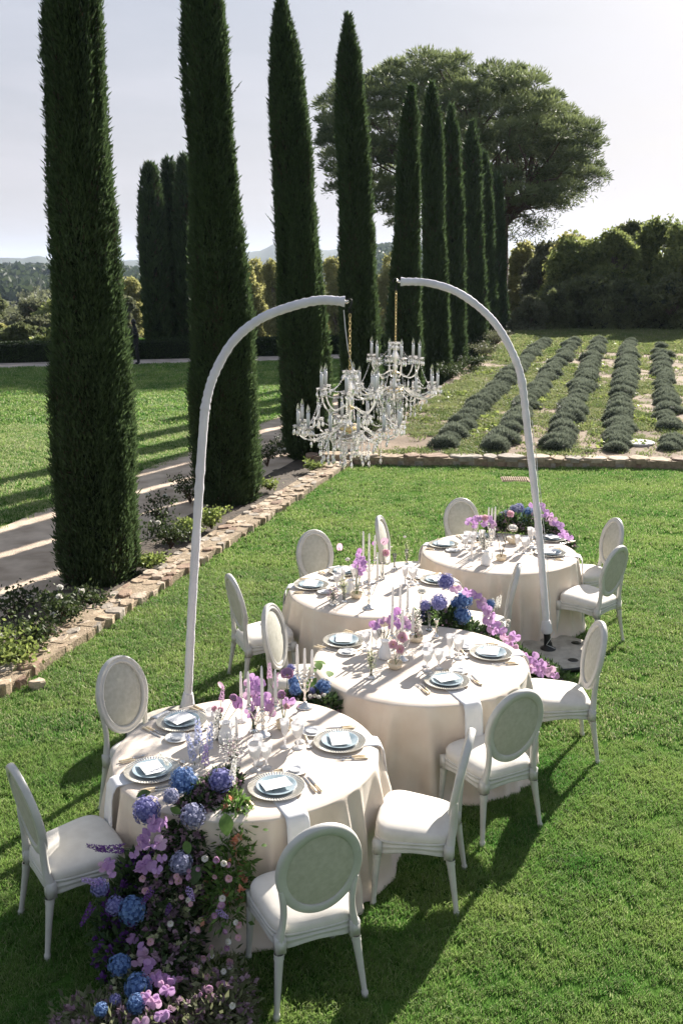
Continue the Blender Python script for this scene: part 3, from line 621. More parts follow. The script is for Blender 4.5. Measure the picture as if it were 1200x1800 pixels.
# right hand oaks and the dark thicket below them ------------------------
rng = np.random.default_rng(21)
def tree_at(u, vtop, vbase, Y_, w_px, mat, n, L, wd, label, seed, name='oak_tree', cat='tree', group='trees beyond the lavender field', low=.1, nl=12, squash=.8, core=True, tm=None, bare=0, rf=.50):
    Y_ = Y_-6; top = PY(u, vtop, Y_); zb = float(terrain(top.x, Y_)); H = top.z-zb; dpt = Y_*CT+(CAMH-2)*ST; rx = w_px/2/FOC*dpt; rng = np.random.default_rng(seed)
    rl = min(rx, H*.5)*rf
    lb = lobes_for(rng, nl, rx*.80, H*low+rl*.4, H-rl*squash*.85, rl, squash)
    return leafy(name, top.x, Y_, zb, lb, mat, n, L, wd, label, cat, seed, (H*.35, max(.06, H*.028)), group, core=core, tmat=tm, bare=bare)
TR = [(1005, 412, 62, 90, m_yel, 'pale yellowish tree behind the lavender, next to the last cypress', 9),
      (965, 425, 66, 90, m_olive, 'grey green tree between the last cypress and the oaks', 9),
      (925, 428, 70, 80, m_yel, 'thin autumn tree peeping right of the last cypress', 7),
      (1012, 425, 57, 120, m_oak, 'round leafy oak, leftmost of the dark trees beyond the lavender', 11),
      (1075, 408, 56, 110, m_oak, 'oak with a pointed top beyond the middle lavender rows', 11),
      (1105, 390, 60, 90, m_oak2, 'open-crowned tall oak whose twigs stand out against the sky', 13),
      (1160, 388, 58, 120, m_oak, 'dense oak at the right behind the open-crowned one', 13),
      (1225, 392, 55, 130, m_oak, 'oak cut by the right edge of the picture', 12)]
for k, (u, vt_, Y_, w_, mt, lab, nl) in enumerate(TR):
    tree_at(u, vt_, 600, Y_, w_, mt, 26000, .19, .13, lab, 100+k, nl=36, core=False, bare=2, rf=.30)
TH = [(930, 520, 52, 70, m_olive, 'grey green shrub at the foot of the last cypress'), (975, 500, 53, 90, m_oak2, 'dark shrub left in the thicket behind the lavender'), (1040, 480, 53, 110, m_oak2, 'dark shrub in the middle of the thicket behind the lavender'),
      (1110, 485, 53, 110, m_oak2, 'dark shrub right of the thicket middle behind the lavender'), (1185, 480, 52, 120, m_oak2, 'dark shrub at the right end of the thicket')]
for k, (u, vt_, Y_, w_, mt, lab) in enumerate(TH):
    tree_at(u, vt_, 600, Y_, w_, mt, 20000, .17, .11, lab, 130+k, 'shrub', 'shrub', 'shrubs of the thicket behind the lavender', 0, 12)
# yellow plane trees beyond the hedge, seen between the cypress trunks
k = 0
for u, vt_, Y_, w_, mt, lab in [(232, 492, 85, 60, m_yel, 'yellowing tree between the first cypress and the hedge clump'), (215, 520, 78, 50, m_olive, 'grey shrubby tree beside the first cypress'),
        (438, 455, 88, 62, m_yel, 'yellow plane tree just right of the second cypress'), (462, 458, 92, 60, m_yel, 'yellow plane tree in the middle of the gap after the second cypress'),
        (485, 463, 86, 55, m_yel, 'yellow plane tree just left of the third cypress'), (590, 458, 90, 60, m_yel, 'yellow plane tree in the gap before the fourth cypress'),
        (678, 450, 92, 62, m_yel, 'yellow plane tree in the gap before the fifth cypress'), (545, 460, 95, 70, m_yel, 'yellow plane tree mostly behind the third cypress'), (635, 455, 95, 70, m_yel, 'yellow plane tree mostly behind the fourth cypress'),
        (385, 470, 92, 70, m_yel, 'yellow plane tree mostly behind the second cypress')]:
    q = PY(u, vt_, Y_); zb = float(terrain(q.x, Y_)); H = q.z-zb; dpt = Y_*CT; rx = w_/2/FOC*dpt; r2 = np.random.default_rng(200+k)
    lb = [(r2.normal()*rx*.35, r2.normal()*rx*.35, H*z_, rx*r2.uniform(.4, .62), H*.10) for z_ in np.linspace(.32, .93, 12)]
    leafy('plane_tree', q.x, Y_, zb, lb, mt, 13000, .21, .15, lab, 'tree', 200+k, (H*.5, .16), 'autumn plane trees beyond the hedge', bare=3); k += 1
for u, vt_, Y_, w_, mt, lab in [(40, 522, 78, 130, m_olive, 'broad grey green tree above the left hedge'), (110, 528, 74, 120, m_oak, 'green tree behind the first cypress above the hedge'), (-12, 487, 95, 90, m_oak2, 'taller dark tree cut by the left edge'),
        (70, 560, 66, 90, m_olive, 'lower grey green tree just behind the left hedge'), (30, 583, 50, 110, m_oak2, 'low dark shrub leaning over the left hedge'), (95, 586, 49, 90, m_oak, 'low green shrub over the hedge beside the first cypress'), (-20, 590, 50, 80, m_oak, 'low shrub over the hedge at the left edge'), (0, 572, 62, 45, m_yel, 'small yellow green bush at the left edge behind the hedge')]:
    q = PY(u, vt_, Y_); zb = float(terrain(q.x, Y_)); H = q.z-zb; dpt = Y_*CT; rx = w_/2/FOC*dpt; r2 = np.random.default_rng(220+k)
    lb = lobes_for(r2, 12, rx*.8, H*.25, H*.86, rx*.42, .8)
    leafy('valley_tree', q.x, Y_, zb, lb, mt, 16000, .20, .15, lab, 'tree', 220+k, (H*.4, .2), 'trees in the valley behind the left hedge', core=False); k += 1
# house in the valley
hp = PY(56, 503, 480); hs = empty('country_house', (hp.x, 480, hp.z-6.9), .25, 'small distant house with terracotta roof among the valley trees', 'house')
G().box((0, 0, 2.6), (9, 7, 5.2)).build('wall', m_plaster, hs, False)
g = G(); g.add([(-5, -4, 5.2), (5, -4, 5.2), (5, 4, 5.2), (-5, 4, 5.2), (-2, 0, 6.9), (2, 0, 6.9)], [[0, 1, 5, 4], [2, 3, 4, 5]]); g.f.append(np.array([[1, 2, 5], [3, 0, 4]])); g.mi.append(np.zeros(2)); g.build('roof', m_roof, hs, False)
G().box((2.5, .5, 7), (.7, .7, 1.2)).build('chimney', m_plaster, hs, False)
for x in (-2.5, 0, 2.5): G().box((x, -3.52, 3.6), (.9, .06, 1.2)).build('window', m_black, hs, False)

# woods on the valley floor: one mass
rng = np.random.default_rng(77); nb = 170; bx = rng.uniform(-75, 34, nb); by = rng.uniform(105, 300, nb); bz = terrain(bx, by); br = rng.uniform(3.0, 5.5, nb); bt = rng.random(nb)
n = nb*340; ii = rng.integers(0, nb, n); d = rng.normal(size=(n, 3)); d[:, 2] = np.abs(d[:, 2])-.3; d /= np.linalg.norm(d, axis=1)[:, None]; r_ = br[ii]*(.75+.35*vnoise(d[:, 0]*5+ii, d[:, 2]*5, 1, 3))
pos = np.stack([bx[ii], by[ii], bz[ii]+br[ii]*.9], -1)+d*r_[:, None]*np.array([1, 1, .95])
g = G(); g.leaves(pos, d+rng.normal(size=(n, 3)), .75, .6, rng, 0, np.clip(bt[ii]*.6+rng.random(n)*.4, 0, 1)); tag(g.build('woods', m_olive, None, False), 'grey green woods on the valley floor far behind the hedge', 'woods', kind='stuff')

rng = np.random.default_rng(78); n = 60000; hr = np.sqrt(rng.uniform(380**2, 1060**2, n)); ha = np.radians(rng.uniform(-21, 8, n)); hx_, hy_ = hr*np.sin(ha), hr*np.cos(ha); hz_ = terrain(hx_, hy_)+1.5+3.5*vnoise(hx_, hy_, .12, 31)*rng.random(n)
g = G(); g.leaves(np.stack([hx_, hy_, hz_], -1), rng.normal(size=(n, 3))+[0, 0, .5], 5.5, 4.5, rng); tag(g.build('woods', leafm('hill_leaf', (.02, .032, .018), (.075, .10, .045), .3, scale=.02), None, False), 'bluish wooded hills on the left horizon', 'woods', kind='stuff')

# clipped hedge ---------------------------------------------------------
def hedge(a, b, label, seed):
    rng = np.random.default_rng(seed); L = (b-a).length; ang = math.atan2((b-a).y, (b-a).x); c = (a+b)/2
    g = G(); g.box((0, 0, .36), (L, .62, .74), 0, 1); n = int(L*1500)
    f = rng.choice(3, n, p=[.45, .35, .2]); x = rng.uniform(-L/2, L/2, n); y = np.where(f == 0, -.34, np.where(f == 1, rng.uniform(-.34, .34, n), .34)); z = np.where(f == 1, .78, rng.uniform(0, .78, n))
    bump = .05*(vnoise(x, z+y, 2.2, seed)-.5); z = z+np.where(f == 1, bump, 0); y = y+np.where(f == 0, bump, 0)
    pos = np.stack([x, y+rng.normal(size=n)*.02, z+rng.normal(size=n)*.02], -1); nr_ = np.stack([0*x, np.where(f == 0, -1, np.where(f == 2, 1, 0)), np.where(f == 1, 1., .2)], -1)
    g.leaves(pos, nr_*.5+rng.normal(size=(n, 3))*.7, .085, .05, rng)
    return tag(g.build('clipped_hedge', [m_hedge, m_cypcore], None, False, (c.x, c.y, 0), (0, 0, ang)), label, 'hedge')
hA = HA-hn*.45; hB = HB-hn*.45
hedge(hA, hA.lerp(hB, .62), 'low clipped dark green box hedge along the gravel walk, left stretch', 5)
hedge(hA.lerp(hB, .66), hB, 'low clipped hedge stretch seen between third and fifth cypresses', 6)

# lavender ---------------------------------------------------------------
LV = []
for k in range(4):
    rng = np.random.default_rng(300+k); g = G(); n = 1500
    ph = np.arccos(1-rng.random(n)*.98); a = rng.random(n)*TAU; d = np.stack([np.sin(ph)*np.cos(a), np.sin(ph)*np.sin(a), np.cos(ph)], -1)
    rr_ = .40*(1+.10*np.sin(2*a+k)+.06*np.sin(5*a+k*2)); pos = d*rr_[:, None]*np.array([1, 1, .82])*.80
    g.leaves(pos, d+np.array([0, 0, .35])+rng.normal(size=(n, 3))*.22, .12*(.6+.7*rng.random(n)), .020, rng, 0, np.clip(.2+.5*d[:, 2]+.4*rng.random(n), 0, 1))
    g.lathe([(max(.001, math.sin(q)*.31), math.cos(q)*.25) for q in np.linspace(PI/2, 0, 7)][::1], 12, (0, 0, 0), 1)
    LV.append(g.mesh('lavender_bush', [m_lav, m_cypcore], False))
ROWS = [((775, 787), (958, 601), 'lavender row nearest the cypress trees'), ((867, 792), (1010, 601), 'second lavender row from the cypress trees'), ((979, 792), (1054, 599), 'middle lavender row, third from the cypress trees'),
        ((1081, 792), (1106, 603), 'fourth lavender row from the cypresses'), ((1179, 792), (1158, 603), 'lavender row beside the round concrete cover'), ((1300, 792), (1215, 603), 'lavender row cut by the right edge of the picture')]
def on_field(u, v):
    Yq = 25.
    for _ in range(30): q = P(u, v, float(field_z(Yq))); Yq = .5*Yq+.5*q.y
    return q
rng = np.random.default_rng(33)
for r_i, (a, b, desc) in enumerate(ROWS):
    A0, B0 = on_field(*a), on_field(*b); B0.y = min(B0.y, 46); L = (B0-A0).length; s_ = 0; dvec = (B0-A0)/L
    A0 = A0+dvec*.12
    while s_ < L:
        step = rng.uniform(.28, .46); sc = rng.uniform(.60, .90)*(1.0 if r_i < 4 else .95)
        if r_i == 4 and (1.0 < s_ < 2.0 or (s_ > L*.82 and rng.random() < .5)): s_ += step; continue
        q = A0+dvec*s_; x = q.x+rng.normal()*.06; y = q.y+rng.normal()*.04
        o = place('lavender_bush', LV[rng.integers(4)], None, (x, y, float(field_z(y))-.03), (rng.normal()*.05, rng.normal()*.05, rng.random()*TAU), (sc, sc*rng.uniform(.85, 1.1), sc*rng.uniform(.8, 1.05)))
        tag(o, 'grey green lavender mound in the '+desc, 'lavender', 'mounds of the '+desc); s_ += step
# broken weeds as leaf rosettes in the field
rng = np.random.default_rng(44); g = G(); n = 5200; cl = rng.integers(0, 330, n); cx = rng.uniform(.5, 17, 330); cyy = rng.uniform(19.6, 50, 330); cyy = 19.6+(cyy-19.6)*rng.random(330)**.35
pos = np.stack([cx[cl]+rng.normal(size=n)*.13, cyy[cl]+rng.normal(size=n)*.13, 0*cl], -1); pos[:, 2] = field_z(pos[:, 1])+.01+.05*rng.random(n)
k = tofs(pos[:, 0], pos[:, 1]) > -4.7
g.leaves(pos[k], rng.normal(size=(k.sum(), 3))*np.array([1, 1, .25])+np.array([0, 0, .35]), .12, .06, rng)
tag(g.build('field_weeds', m_lime, None, False), 'broad leaved weeds scattered between the lavender rows', 'weeds', kind='stuff')

# roses and low shrubs in the bed ----------------------------------------
def rose(u, v, size, n, label, seed, mat=m_rose, blooms=0, dense=1.0, Yf=None, height=.5, group='rose bushes in the cypress bed', name='rose_bush'):
    q = P(u, v, 0.03) if Yf is None else Vector(Yf); rng = np.random.default_rng(seed); root = empty(name, q, 0, label, 'bush', group); g = G(); tips = []
    for k in range(12):
        a = rng.random()*TAU; r_ = size*.72*rng.uniform(.3, 1); h = height*.62*rng.uniform(.5, 1.15); e = (math.cos(a)*r_, math.sin(a)*r_, h); m_ = (e[0]*.35+rng.normal()*.03, e[1]*.35, h*.6)
        g.tube([(0, 0, 0), m_, e], [.008, .006, .003], 4, False); tips += [np.array(e), np.array(m_)*.4+np.array(e)*.6, np.array(m_)]
        for _ in range(3): tips.append(np.array(e)+rng.normal(size=3)*size*np.array([.2, .2, .07]))
    g.build('stem', m_twig, root, False)
    tips = np.array(tips); idx = rng.integers(0, len(tips), n); g = G()
    g.leaves(tips[idx]+rng.normal(size=(n, 3))*size*np.array([.16, .16, .08]), rng.normal(size=(n, 3))+np.array([0, 0, .3]), .050, .030, rng)
    g.build('foliage', mat, root, False)
    for k in range(blooms):
        e = tips[rng.integers(len(tips))]+np.array([0, 0, .05]); gg = G(); m_ = 26; d = rng.normal(size=(m_, 3)); d[:, 2] = abs(d[:, 2])+.3; gg.leaves(np.zeros((m_, 3)), d, .045, .045, rng)
        gg.build('bloom', m_wpet, root, False, tuple(e))
for k, a in enumerate([(20, 1165, .45, 900, 'leafy green rose bush with a white bloom at the left edge of the bed', m_lime, 2, .35), (60, 1135, .40, 700, 'sparse dark rose bush between left edge and first cypress', m_rose, 1, .35),
        (110, 1105, .35, 600, 'dark rose bush with a pale bloom at the foot of the first cypress', m_rose, 2, .5), (20, 1085, .45, 500, 'thin rose bush by the path at the left edge', m_rose, 1, .4),
        (262, 1000, .28, 700, 'variegated low bush against the right foot of the first cypress', m_lime, 0, .25), (300, 965, .4, 800, 'dark rose bush between the first two cypresses', m_rose, 1, .5),
        (285, 930, .35, 400, 'thin rose bush by the path between the first two cypresses', m_rose, 2, .65), (330, 945, .26, 700, 'bright green leafy bush behind the left white arch', m_lime, 0, .3),
        (372, 930, .30, 900, 'bright green leafy bush right of the left white arch', m_lime, 0, .4), (335, 885, .4, 500, 'twiggy rose bush beside the second cypress', m_rose, 1, .6),
        (475, 862, .22, 400, 'small bright bush at the right foot of the second cypress', m_lime, 0, .22), (470, 820, .4, 500, 'thin dark rose bush with white bloom between second and third cypresses', m_rose, 2, .55),
        (500, 800, .4, 500, 'low dark rose bush left of the third cypress', m_rose, 0, .45), (548, 828, .22, 400, 'small bright bush at the foot of the third cypress', m_lime, 0, .22), (160, 1065, .3, 400, 'low dark bush hugging the foot of the first cypress', m_rose, 1, .25)]):
    rose(a[0], a[1], a[2], a[3], a[4], 400+k, a[5], a[6], height=a[7])
for k, (u, v, s_, lab) in enumerate([(795, 668, .6, 'leafy bush by the sixth cypress at the edge of the lavender field'), (825, 655, .55, 'leafy bush by the seventh cypress at the field edge'), (850, 640, .7, 'pale flecked bush by the eighth cypress'), (872, 622, .8, 'pale flowering bush by the last cypresses'), (690, 720, .5, 'dark low bush by the fifth cypress at the field edge'), (640, 745, .5, 'dark low bush by the fourth cypress')]):
    q = P(u, v, .5); rose(0, 0, s_, 1500, lab, 450+k, m_olive if k in (2, 3) else m_rose, 4 if k in (2, 3) else 0, Yf=(q.x, q.y, float(field_z(q.y))), height=s_*.9, group='bushes along the cypress foot', name='leafy_bush')

# ------------------------------------------------------------------ round tables under linen cloths
TR_ = .80; TH_ = .745
T = {1: P(433, 1319, TH_), 2: P(737, 1161, TH_), 3: P(661, 1034, TH_), 4: P(877, 969, TH_)}
TN = {1: 'nearest table', 2: 'middle table', 3: 'rear left table', 4: 'farthest table'}
TNL = {1: 'nearest table, the one with the big floral cascade', 2: 'middle table, just behind the nearest one', 3: 'rear left table, smallest area in view', 4: 'farthest table, beside the right white arch'}
def table(k):
    c = T[k]; rng = np.random.default_rng(500+k)
    t = empty('round_table', (c.x, c.y, 0), 0, 'round banquet table hidden under linen, '+TNL[k], 'table', 'round banquet tables')
    G().lathe([(.001, .705), (TR_-.012, .705), (TR_-.004, .715), (TR_-.004, .733), (TR_-.012, .738), (.001, .738)], 48).build('tabletop', m_twig, t)
    for q in range(4):
        a = q*PI/2+.6; G().tube([(math.cos(a)*.5, math.sin(a)*.5, .70), (math.cos(a)*.56, math.sin(a)*.56, 0)], .016, 8).build('leg', m_black, t)
    # cloth: disc, soft edge, then falling folds
    n = 288; th = np.arange(n)*TAU/n; nf = 22+k
    fa = np.sort((np.arange(nf)+rng.uniform(-.38, .38, nf))*TAU/nf); am = rng.uniform(.45, 1.5, nf); wd = rng.uniform(.030, .085, nf)
    fold = np.zeros(n)
    for a_, m_, w_ in zip(fa, am, wd):
        d = (th-a_+PI) % TAU-PI; fold += m_*np.exp(-(d/w_)**2)
    fold -= fold.mean(); low = .5*np.sin(2*th+k)+.5*np.sin(3*th+2*k)
    prof = [(0.0, 1), (.25, 1), (.5, 1), (.70, 1), (.765, 1)]; V = []; rings = 0
    for r_, _ in prof:
        zz = TH_+.0015*np.sin(3*th+k)*(r_ > .6)
        V.append(np.stack([max(r_, .002)*np.cos(th), max(r_, .002)*np.sin(th), zz*np.ones(n)], -1)); rings += 1
    for q in (.785, .80, .808):
        V.append(np.stack([q*np.cos(th), q*np.sin(th), np.full(n, TH_-.001-(q-.78)*.42)], -1)); rings += 1
    m = 34
    for i in range(1, m+1):
        h = i/m; A_ = .100*h**.7; tw = .08*np.sin(3*th+k)*h
        fs = np.interp((th+tw) % TAU, np.r_[th, TAU], np.r_[fold, fold[0]]); fs = np.clip(fs, -1.1, 1.3)*(1-.45*max(0, (h-.8)/.2))
        r_ = .808+.045*h+A_*fs*(1.0+.25*low)+.02*low*h+.006*h*np.sin(th*23+h*5)
        if h > .90: r_ = r_+(h-.90)**1.5*1.1*(1+.5*np.sin(th*4+k))              # hem kicks out on the grass
        cr_ = np.maximum(0, np.sin(2*th+k*1.3+.4))**4+np.maximum(0, -np.sin(2*th+k*1.3+.4))**4
        r_ = r_+cr_*(.06*h**2+.05*np.maximum(0, h-.8)/.2)+.004*h*np.sin(th*31+3*h)*np.sin(th*5)
        z = (TH_-.013)*(1-h)+.010
        r_ = np.minimum(r_, .90+.35*np.maximum(0, r_-.90))
        V.append(np.stack([r_*np.cos(th), r_*np.sin(th), z*np.ones(n)], -1)); rings += 1
    V = np.concatenate(V); i, j = np.meshgrid(np.arange(rings-1), np.arange(n), indexing='ij'); j2 = (j+1) % n
    g = G(); g.add(V, np.stack([i*n+j, (i+1)*n+j, (i+1)*n+j2, i*n+j2], -1).reshape(-1, 4))
    o = g.build('tablecloth', m_cloth, None, True, (c.x, c.y, 0))
    tag(o, 'cream linen cloth falling in folds over the '+TN[k], 'tablecloth', 'linen tablecloths')
for k in (1, 2, 3, 4): table(k)

# ------------------------------------------------------------------ oval backed chairs (origin on the ground between the rear feet, facing +y)
def make_chair(fabric=None):
    root = empty('oval_back_chair')
    def leg(x0, y0, x1, y1):
        g = G(); top = .40; rows = [(.000, .014), (.012, .018), (.03, .019), (.04, .0145), (.045, .0145), (.20, .0195), (.305, .0235), (.315, .0265), (.325, .0235), (.333, .0275), (.342, .0275)]
        n = 12
        V = []
        for z, r_ in rows:
            q = z/top; a = np.arange(n)*TAU/n; fl = np.where((np.arange(n) % 2 == 0) & (.05 < z < .30), .90, 1.0) if .05 < z < .30 else np.ones(n)
            V.append(np.stack([x0+(x1-x0)*q+r_*fl*np.cos(a), y0+(y1-y0)*q+r_*fl*np.sin(a), np.full(n, z)], -1))
        V = np.concatenate(V); m = len(rows); i, j = np.meshgrid(np.arange(m-1), np.arange(n), indexing='ij'); j2 = (j+1) % n
        g.add(V, np.stack([i*n+j, i*n+j2, (i+1)*n+j2, (i+1)*n+j], -1).reshape(-1, 4))
        g.box((x1, y1, .385), (.052, .052, .086))
        g.box((x1, y1-.0275*(1 if y1 < .25 else -1), .385), (.034, .006, .062))
        return g
    for x0, y0, x1, y1 in ((-.238, -.015, -.196, .045), (.238, -.015, .196, .045), (-.242, .475, -.222, .452), (.242, .475, .222, .452)):
        leg(x0, y0, x1, y1).build('leg', m_white, root)
    # seat outline: rounded trapezoid, bowed front
    def outline(off, n=64):
        a = np.arange(n)*TAU/n; ca, sa = np.cos(a), np.sin(a); e = .42
        x = np.sign(ca)*np.abs(ca)**e*(.238+off); y = np.sign(sa)*np.abs(sa)**e*(.222+off)
        x = x*(1+.10*(y/.22)); y = y+.018*(sa > 0)*(1-(x/.25)**2)
        return np.stack([x, y+.250], -1)
    g = G(); rings = []
    arch = lambda o_: .022*np.maximum(0, 1-((o_[:, 0])/.17)**2)*(np.abs(o_[:, 1]-.25) > .19)+.022*np.maximum(0, 1-((o_[:, 1]-.25)/.17)**2)*(np.abs(o_[:, 0]) > .18)
    for off, z, k in ((-.03, .352, 1), (.000, .350, 1), (.004, .356, 1), (-.002, .366, 1), (-.002, .385, 0.6), (.004, .392, .5), (.004, .400, .5), (-.003, .406, .4), (-.003, .418, .2), (.003, .424, 0), (.003, .432, 0), (-.004, .436, 0), (-.03, .436, 0)):
        o_ = outline(off); rings.append(np.c_[o_, z+k*arch(o_)])
    V = np.concatenate(rings); m, n = len(rings), 64; i, j = np.meshgrid(np.arange(m-1), np.arange(n), indexing='ij'); j2 = (j+1) % n
    g.add(V, np.stack([i*n+j, i*n+j2, (i+1)*n+j2, (i+1)*n+j], -1).reshape(-1, 4)); g.build('seat_frame', m_white, root)
    g = G(); rings = []
    for f, z in ((1.0, .432), (1.012, .442), (1.018, .455), (1.012, .470), (.985, .484), (.93, .494), (.80, .504), (.6, .513), (.35, .519), (.12, .521), (.004, .5215)):
        o_ = outline(-.006); c = np.array([0, .25]); q = c+(o_-c)*f
        rings.append(np.c_[q, z+(.018*((q[:, 1]-.25)/.23))*(z > .44)])
    V = np.concatenate(rings); m = len(rings); i, j = np.meshgrid(np.arange(m-1), np.arange(n), indexing='ij'); j2 = (j+1) % n
    g.add(V, np.stack([i*n+j, i*n+j2, (i+1)*n+j2, (i+1)*n+j], -1).reshape(-1, 4)); g.build('seat', m_seat, root)
    # back: oval ring raked backwards
    cz, hx, hz, rk = .785, .222, .270, R(11)
    def bk(x, w, d):                        # x across, w up the back, d depth (+ = towards the sitter)
        return (x, .035-w*math.sin(rk)-.035+d*math.cos(rk)+.02*0, cz+w*math.cos(rk)+d*math.sin(rk))
    g = G(); n = 56; sec = [(-.026, -.016), (-.022, -.021), (.016, -.021), (.022, -.017), (.026, -.004), (.026, .010), (.021, .018), (.012, .021), (.006, .016), (-.006, .016), (-.012, .021), (-.021, .018), (-.026, .008)]
    V = []
    for a in np.arange(n)*TAU/n:
        for so, sd_ in sec: V.append(bk(math.cos(a)*(hx-.026+so), math.sin(a)*(hz-.026+so), sd_+.010*(math.cos(a)**2)))
    m = len(sec); i, j = np.meshgrid(np.arange(n), np.arange(m), indexing='ij'); i2 = (i+1) % n; j2 = (j+1) % m
    g.add(V, np.stack([i*m+j, i2*m+j, i2*m+j2, i*m+j2], -1).reshape(-1, 4))
    for sx_ in (-1, 1):                      # stiles curving from the seat corners into the oval
        p0 = (sx_*.197, .045, .40); p1 = (sx_*.198, .030, .455); p3 = bk(sx_*.178, -.165, 0); p2 = ((p1[0]*.25+p3[0]*.75)-sx_*.028, (p1[1]+p3[1])/2, (p1[2]+p3[2])/2); p4 = bk(sx_*.196, -.09, 0)
        pts = []
        for q in np.linspace(0, 1, 12):      # bezier through
            a_, b_, c_, d_ = [np.array(w_) for w_ in (p0, p1, p2, p4)]
            pts.append((1-q)**3*a_+3*(1-q)**2*q*b_*1.0+3*(1-q)*q*q*c_+q**3*d_)
        g.tube(pts, [.030, .029, .027, .025, .023, .022, .021, .021, .021, .021, .020, .016], 10, True, flat=.8)
    g.build('back_frame', m_white, root)
    g = G(); V = []; nr = 8
    for sgn in (1, -1):
        off = g.n; V = [bk(0, 0, sgn*.030 if sgn > 0 else -.022)]
        for q in range(1, nr+1):
            f = q/nr; dome = (1-f**3)
            for a in np.arange(n)*TAU/n: V.append(bk(math.cos(a)*(hx-.046)*f, math.sin(a)*(hz-.046)*f, sgn*(.004+.022*dome) if sgn > 0 else -(.008+.010*dome)))
        V = np.array(V); j = np.arange(n); j2 = (j+1) % n; Fs = []
        tri = np.c_[np.zeros(n, int), 1+j, 1+j2]; g.add(V, tri if sgn > 0 else tri[:, ::-1])
        for q in range(nr-1):
            a0, a1 = 1+q*n, 1+(q+1)*n; F = np.c_[a0+j, a1+j, a1+j2, a0+j2]; g.f.append((F if sgn > 0 else F[:, ::-1])+off); g.mi.append(np.zeros(n))
    g.build('back_panel', fabric or m_back, root)
    return root
CH = [ # table, angle, rear leg radius, facing offset, label
    (1, 214, 1.35, 0, 'oval-backed chair in side view left of the flower cascade at the nearest table'),
    (1, 141, 1.19, 4, 'oval-backed chair facing us at the far left of the nearest table, back fully seen'),
    (1, -15.3, 1.33, 3, 'chair with back seen edge-on, right of the nearest table'),
    (1, -69.9, 1.395, 1, 'nearest chair of all, its green shaded oval back towards us'),
    (2, 160, 1.20, 4, 'chair squeezed behind the tall candles, left of the middle table'),
    (2, 0.5, 1.32, 0, 'chair in side view at the right of the middle table, by the concrete base'),
    (2, -66.7, 1.31, 5, 'chair with shaded oval back towards us at the front of the middle table'),
    (3, 203, 1.36, 0, 'narrow side-on chair, leftmost at the rear left table'),
    (3, 122, 1.13, 3, 'chair facing us behind the rear left table, pale pink anthurium beside it'),
    (3, 350, 1.25, 0, 'thin edge-on chair between the flower garland and the farthest table'),
    (4, 165, 1.26, 0, 'half-turned chair between the two rear tables, left of the farthest table'),
    (4, 103, 1.20, 3, 'chair facing us behind the farthest table, left of its flowers'),
    (4, 10, 1.26, 2, 'chair at the right end of the farthest table, back turned sideways'),
    (4, -41, 1.30, -4, 'chair with oval back at the front right of the farthest table')]
proto = make_chair()
for k, (tk, ang, rr_, off, lab) in enumerate(CH):
    o = proto if k == 0 else copy_tree(proto); c = T[tk]; a = R(ang)
    o.location = (c.x+rr_*math.cos(a), c.y+rr_*math.sin(a), 0); o.rotation_euler = (0, 0, a+PI-PI/2+R(off)); tag(o, lab, 'chair', 'oval back chairs round the tables')

# ------------------------------------------------------------------ white arches that carry the chandeliers
def arch(base, pts, slabc, label, hookp, seed):
    rng = np.random.default_rng(seed); root = empty('arched_stand', base, 0, label, 'arched stand', 'white arched chandelier stands')
    rel = [Vector(p)-base for p in pts]
    # smooth the path (Catmull-Rom)
    P_ = [rel[0]*2-rel[1]]+rel+[rel[-1]*2-rel[-2]]; path = []
    for i in range(1, len(P_)-2):
        for q in np.linspace(0, 1, 14, endpoint=False):
            a, b, c, d = P_[i-1], P_[i], P_[i+1], P_[i+2]
            path.append(.5*((2*b)+(c-a)*q+(2*a-5*b+4*c-d)*q*q+(3*b-a-3*c+d)*q**3))
    path.append(rel[-1]); m = len(path); rad = []
    for i in range(m):
        rad.append(.0335+.0016*math.sin(i*1.9+seed)+.0012*rng.normal())
    rad[0] = .038; rad[-1] = .040; rad[-2] = .039; rad[-3] = .035
    jz = [i for i in range(m) if path[i].z > 2.62][0]; rad[jz] = .040; rad[jz+1] = .037
    G().tube(path, rad, 14).build('sleeved_tube', m_sleeve, root)
    p0 = path[0]; d0 = (path[1]-path[0]).normalized()
    g = G(); g.tube([p0-d0*.035, p0-d0*.01, p0+d0*.02, p0+d0*.06, p0+d0*.09], [.048, .056, .050, .045, .038], 14); g.build('sleeve_cuff', m_sleeve, root)
    g = G(); g.tube([(0, 0, .05), p0*.5+Vector((0, 0, .03)), p0+d0*.05], [.040, .033, .032], 12); g.lathe([(.001, .052), (.075, .052), (.075, .064), (.046, .075), (.040, .10), (.036, .12)], 20); g.build('socket', m_black, root)
    sl = slabc-base
    g = G(); g.lathe([(.002, .055), (.43, .055), (.458, .048), (.465, .034)], 48, sl); b_ = g.build('concrete_base', m_conc, root)
    g = G(); g.lathe([(.462, .040), (.475, .036), (.478, .004), (.44, .0)], 48, sl); g.build('rubber_rim', m_black, root)
    for q in range(4):
        a = .5+q*PI/2; g = G(); g.lathe([(.05, .056), (.046, .0585), (.001, .0585)], 16, sl+Vector((math.cos(a)*.33, math.sin(a)*.33, 0))); g.build('grip_hole', m_black, root)
    hk = hookp-base; tip = path[-1]
    g = G(); g.tube([tip, (tip+hk)/2+Vector((0, 0, .002)), hk+Vector((0, 0, .02))], .012, 8); g.build('end_cap', m_silver, root)
    return root, path
def pl(u, v, Yp): return PY(u, v, Yp)
Y1 = 7.36
A1pts = [pl(330, 1236, Y1), pl(337, 1080, Y1), pl(349, 880, Y1), pl(357, 760, Y1), pl(363, 705, Y1), pl(378, 655, Y1), pl(410, 600, Y1), pl(455, 562, Y1), pl(505, 541, Y1), pl(560, 528, Y1), pl(606, 530, Y1)]
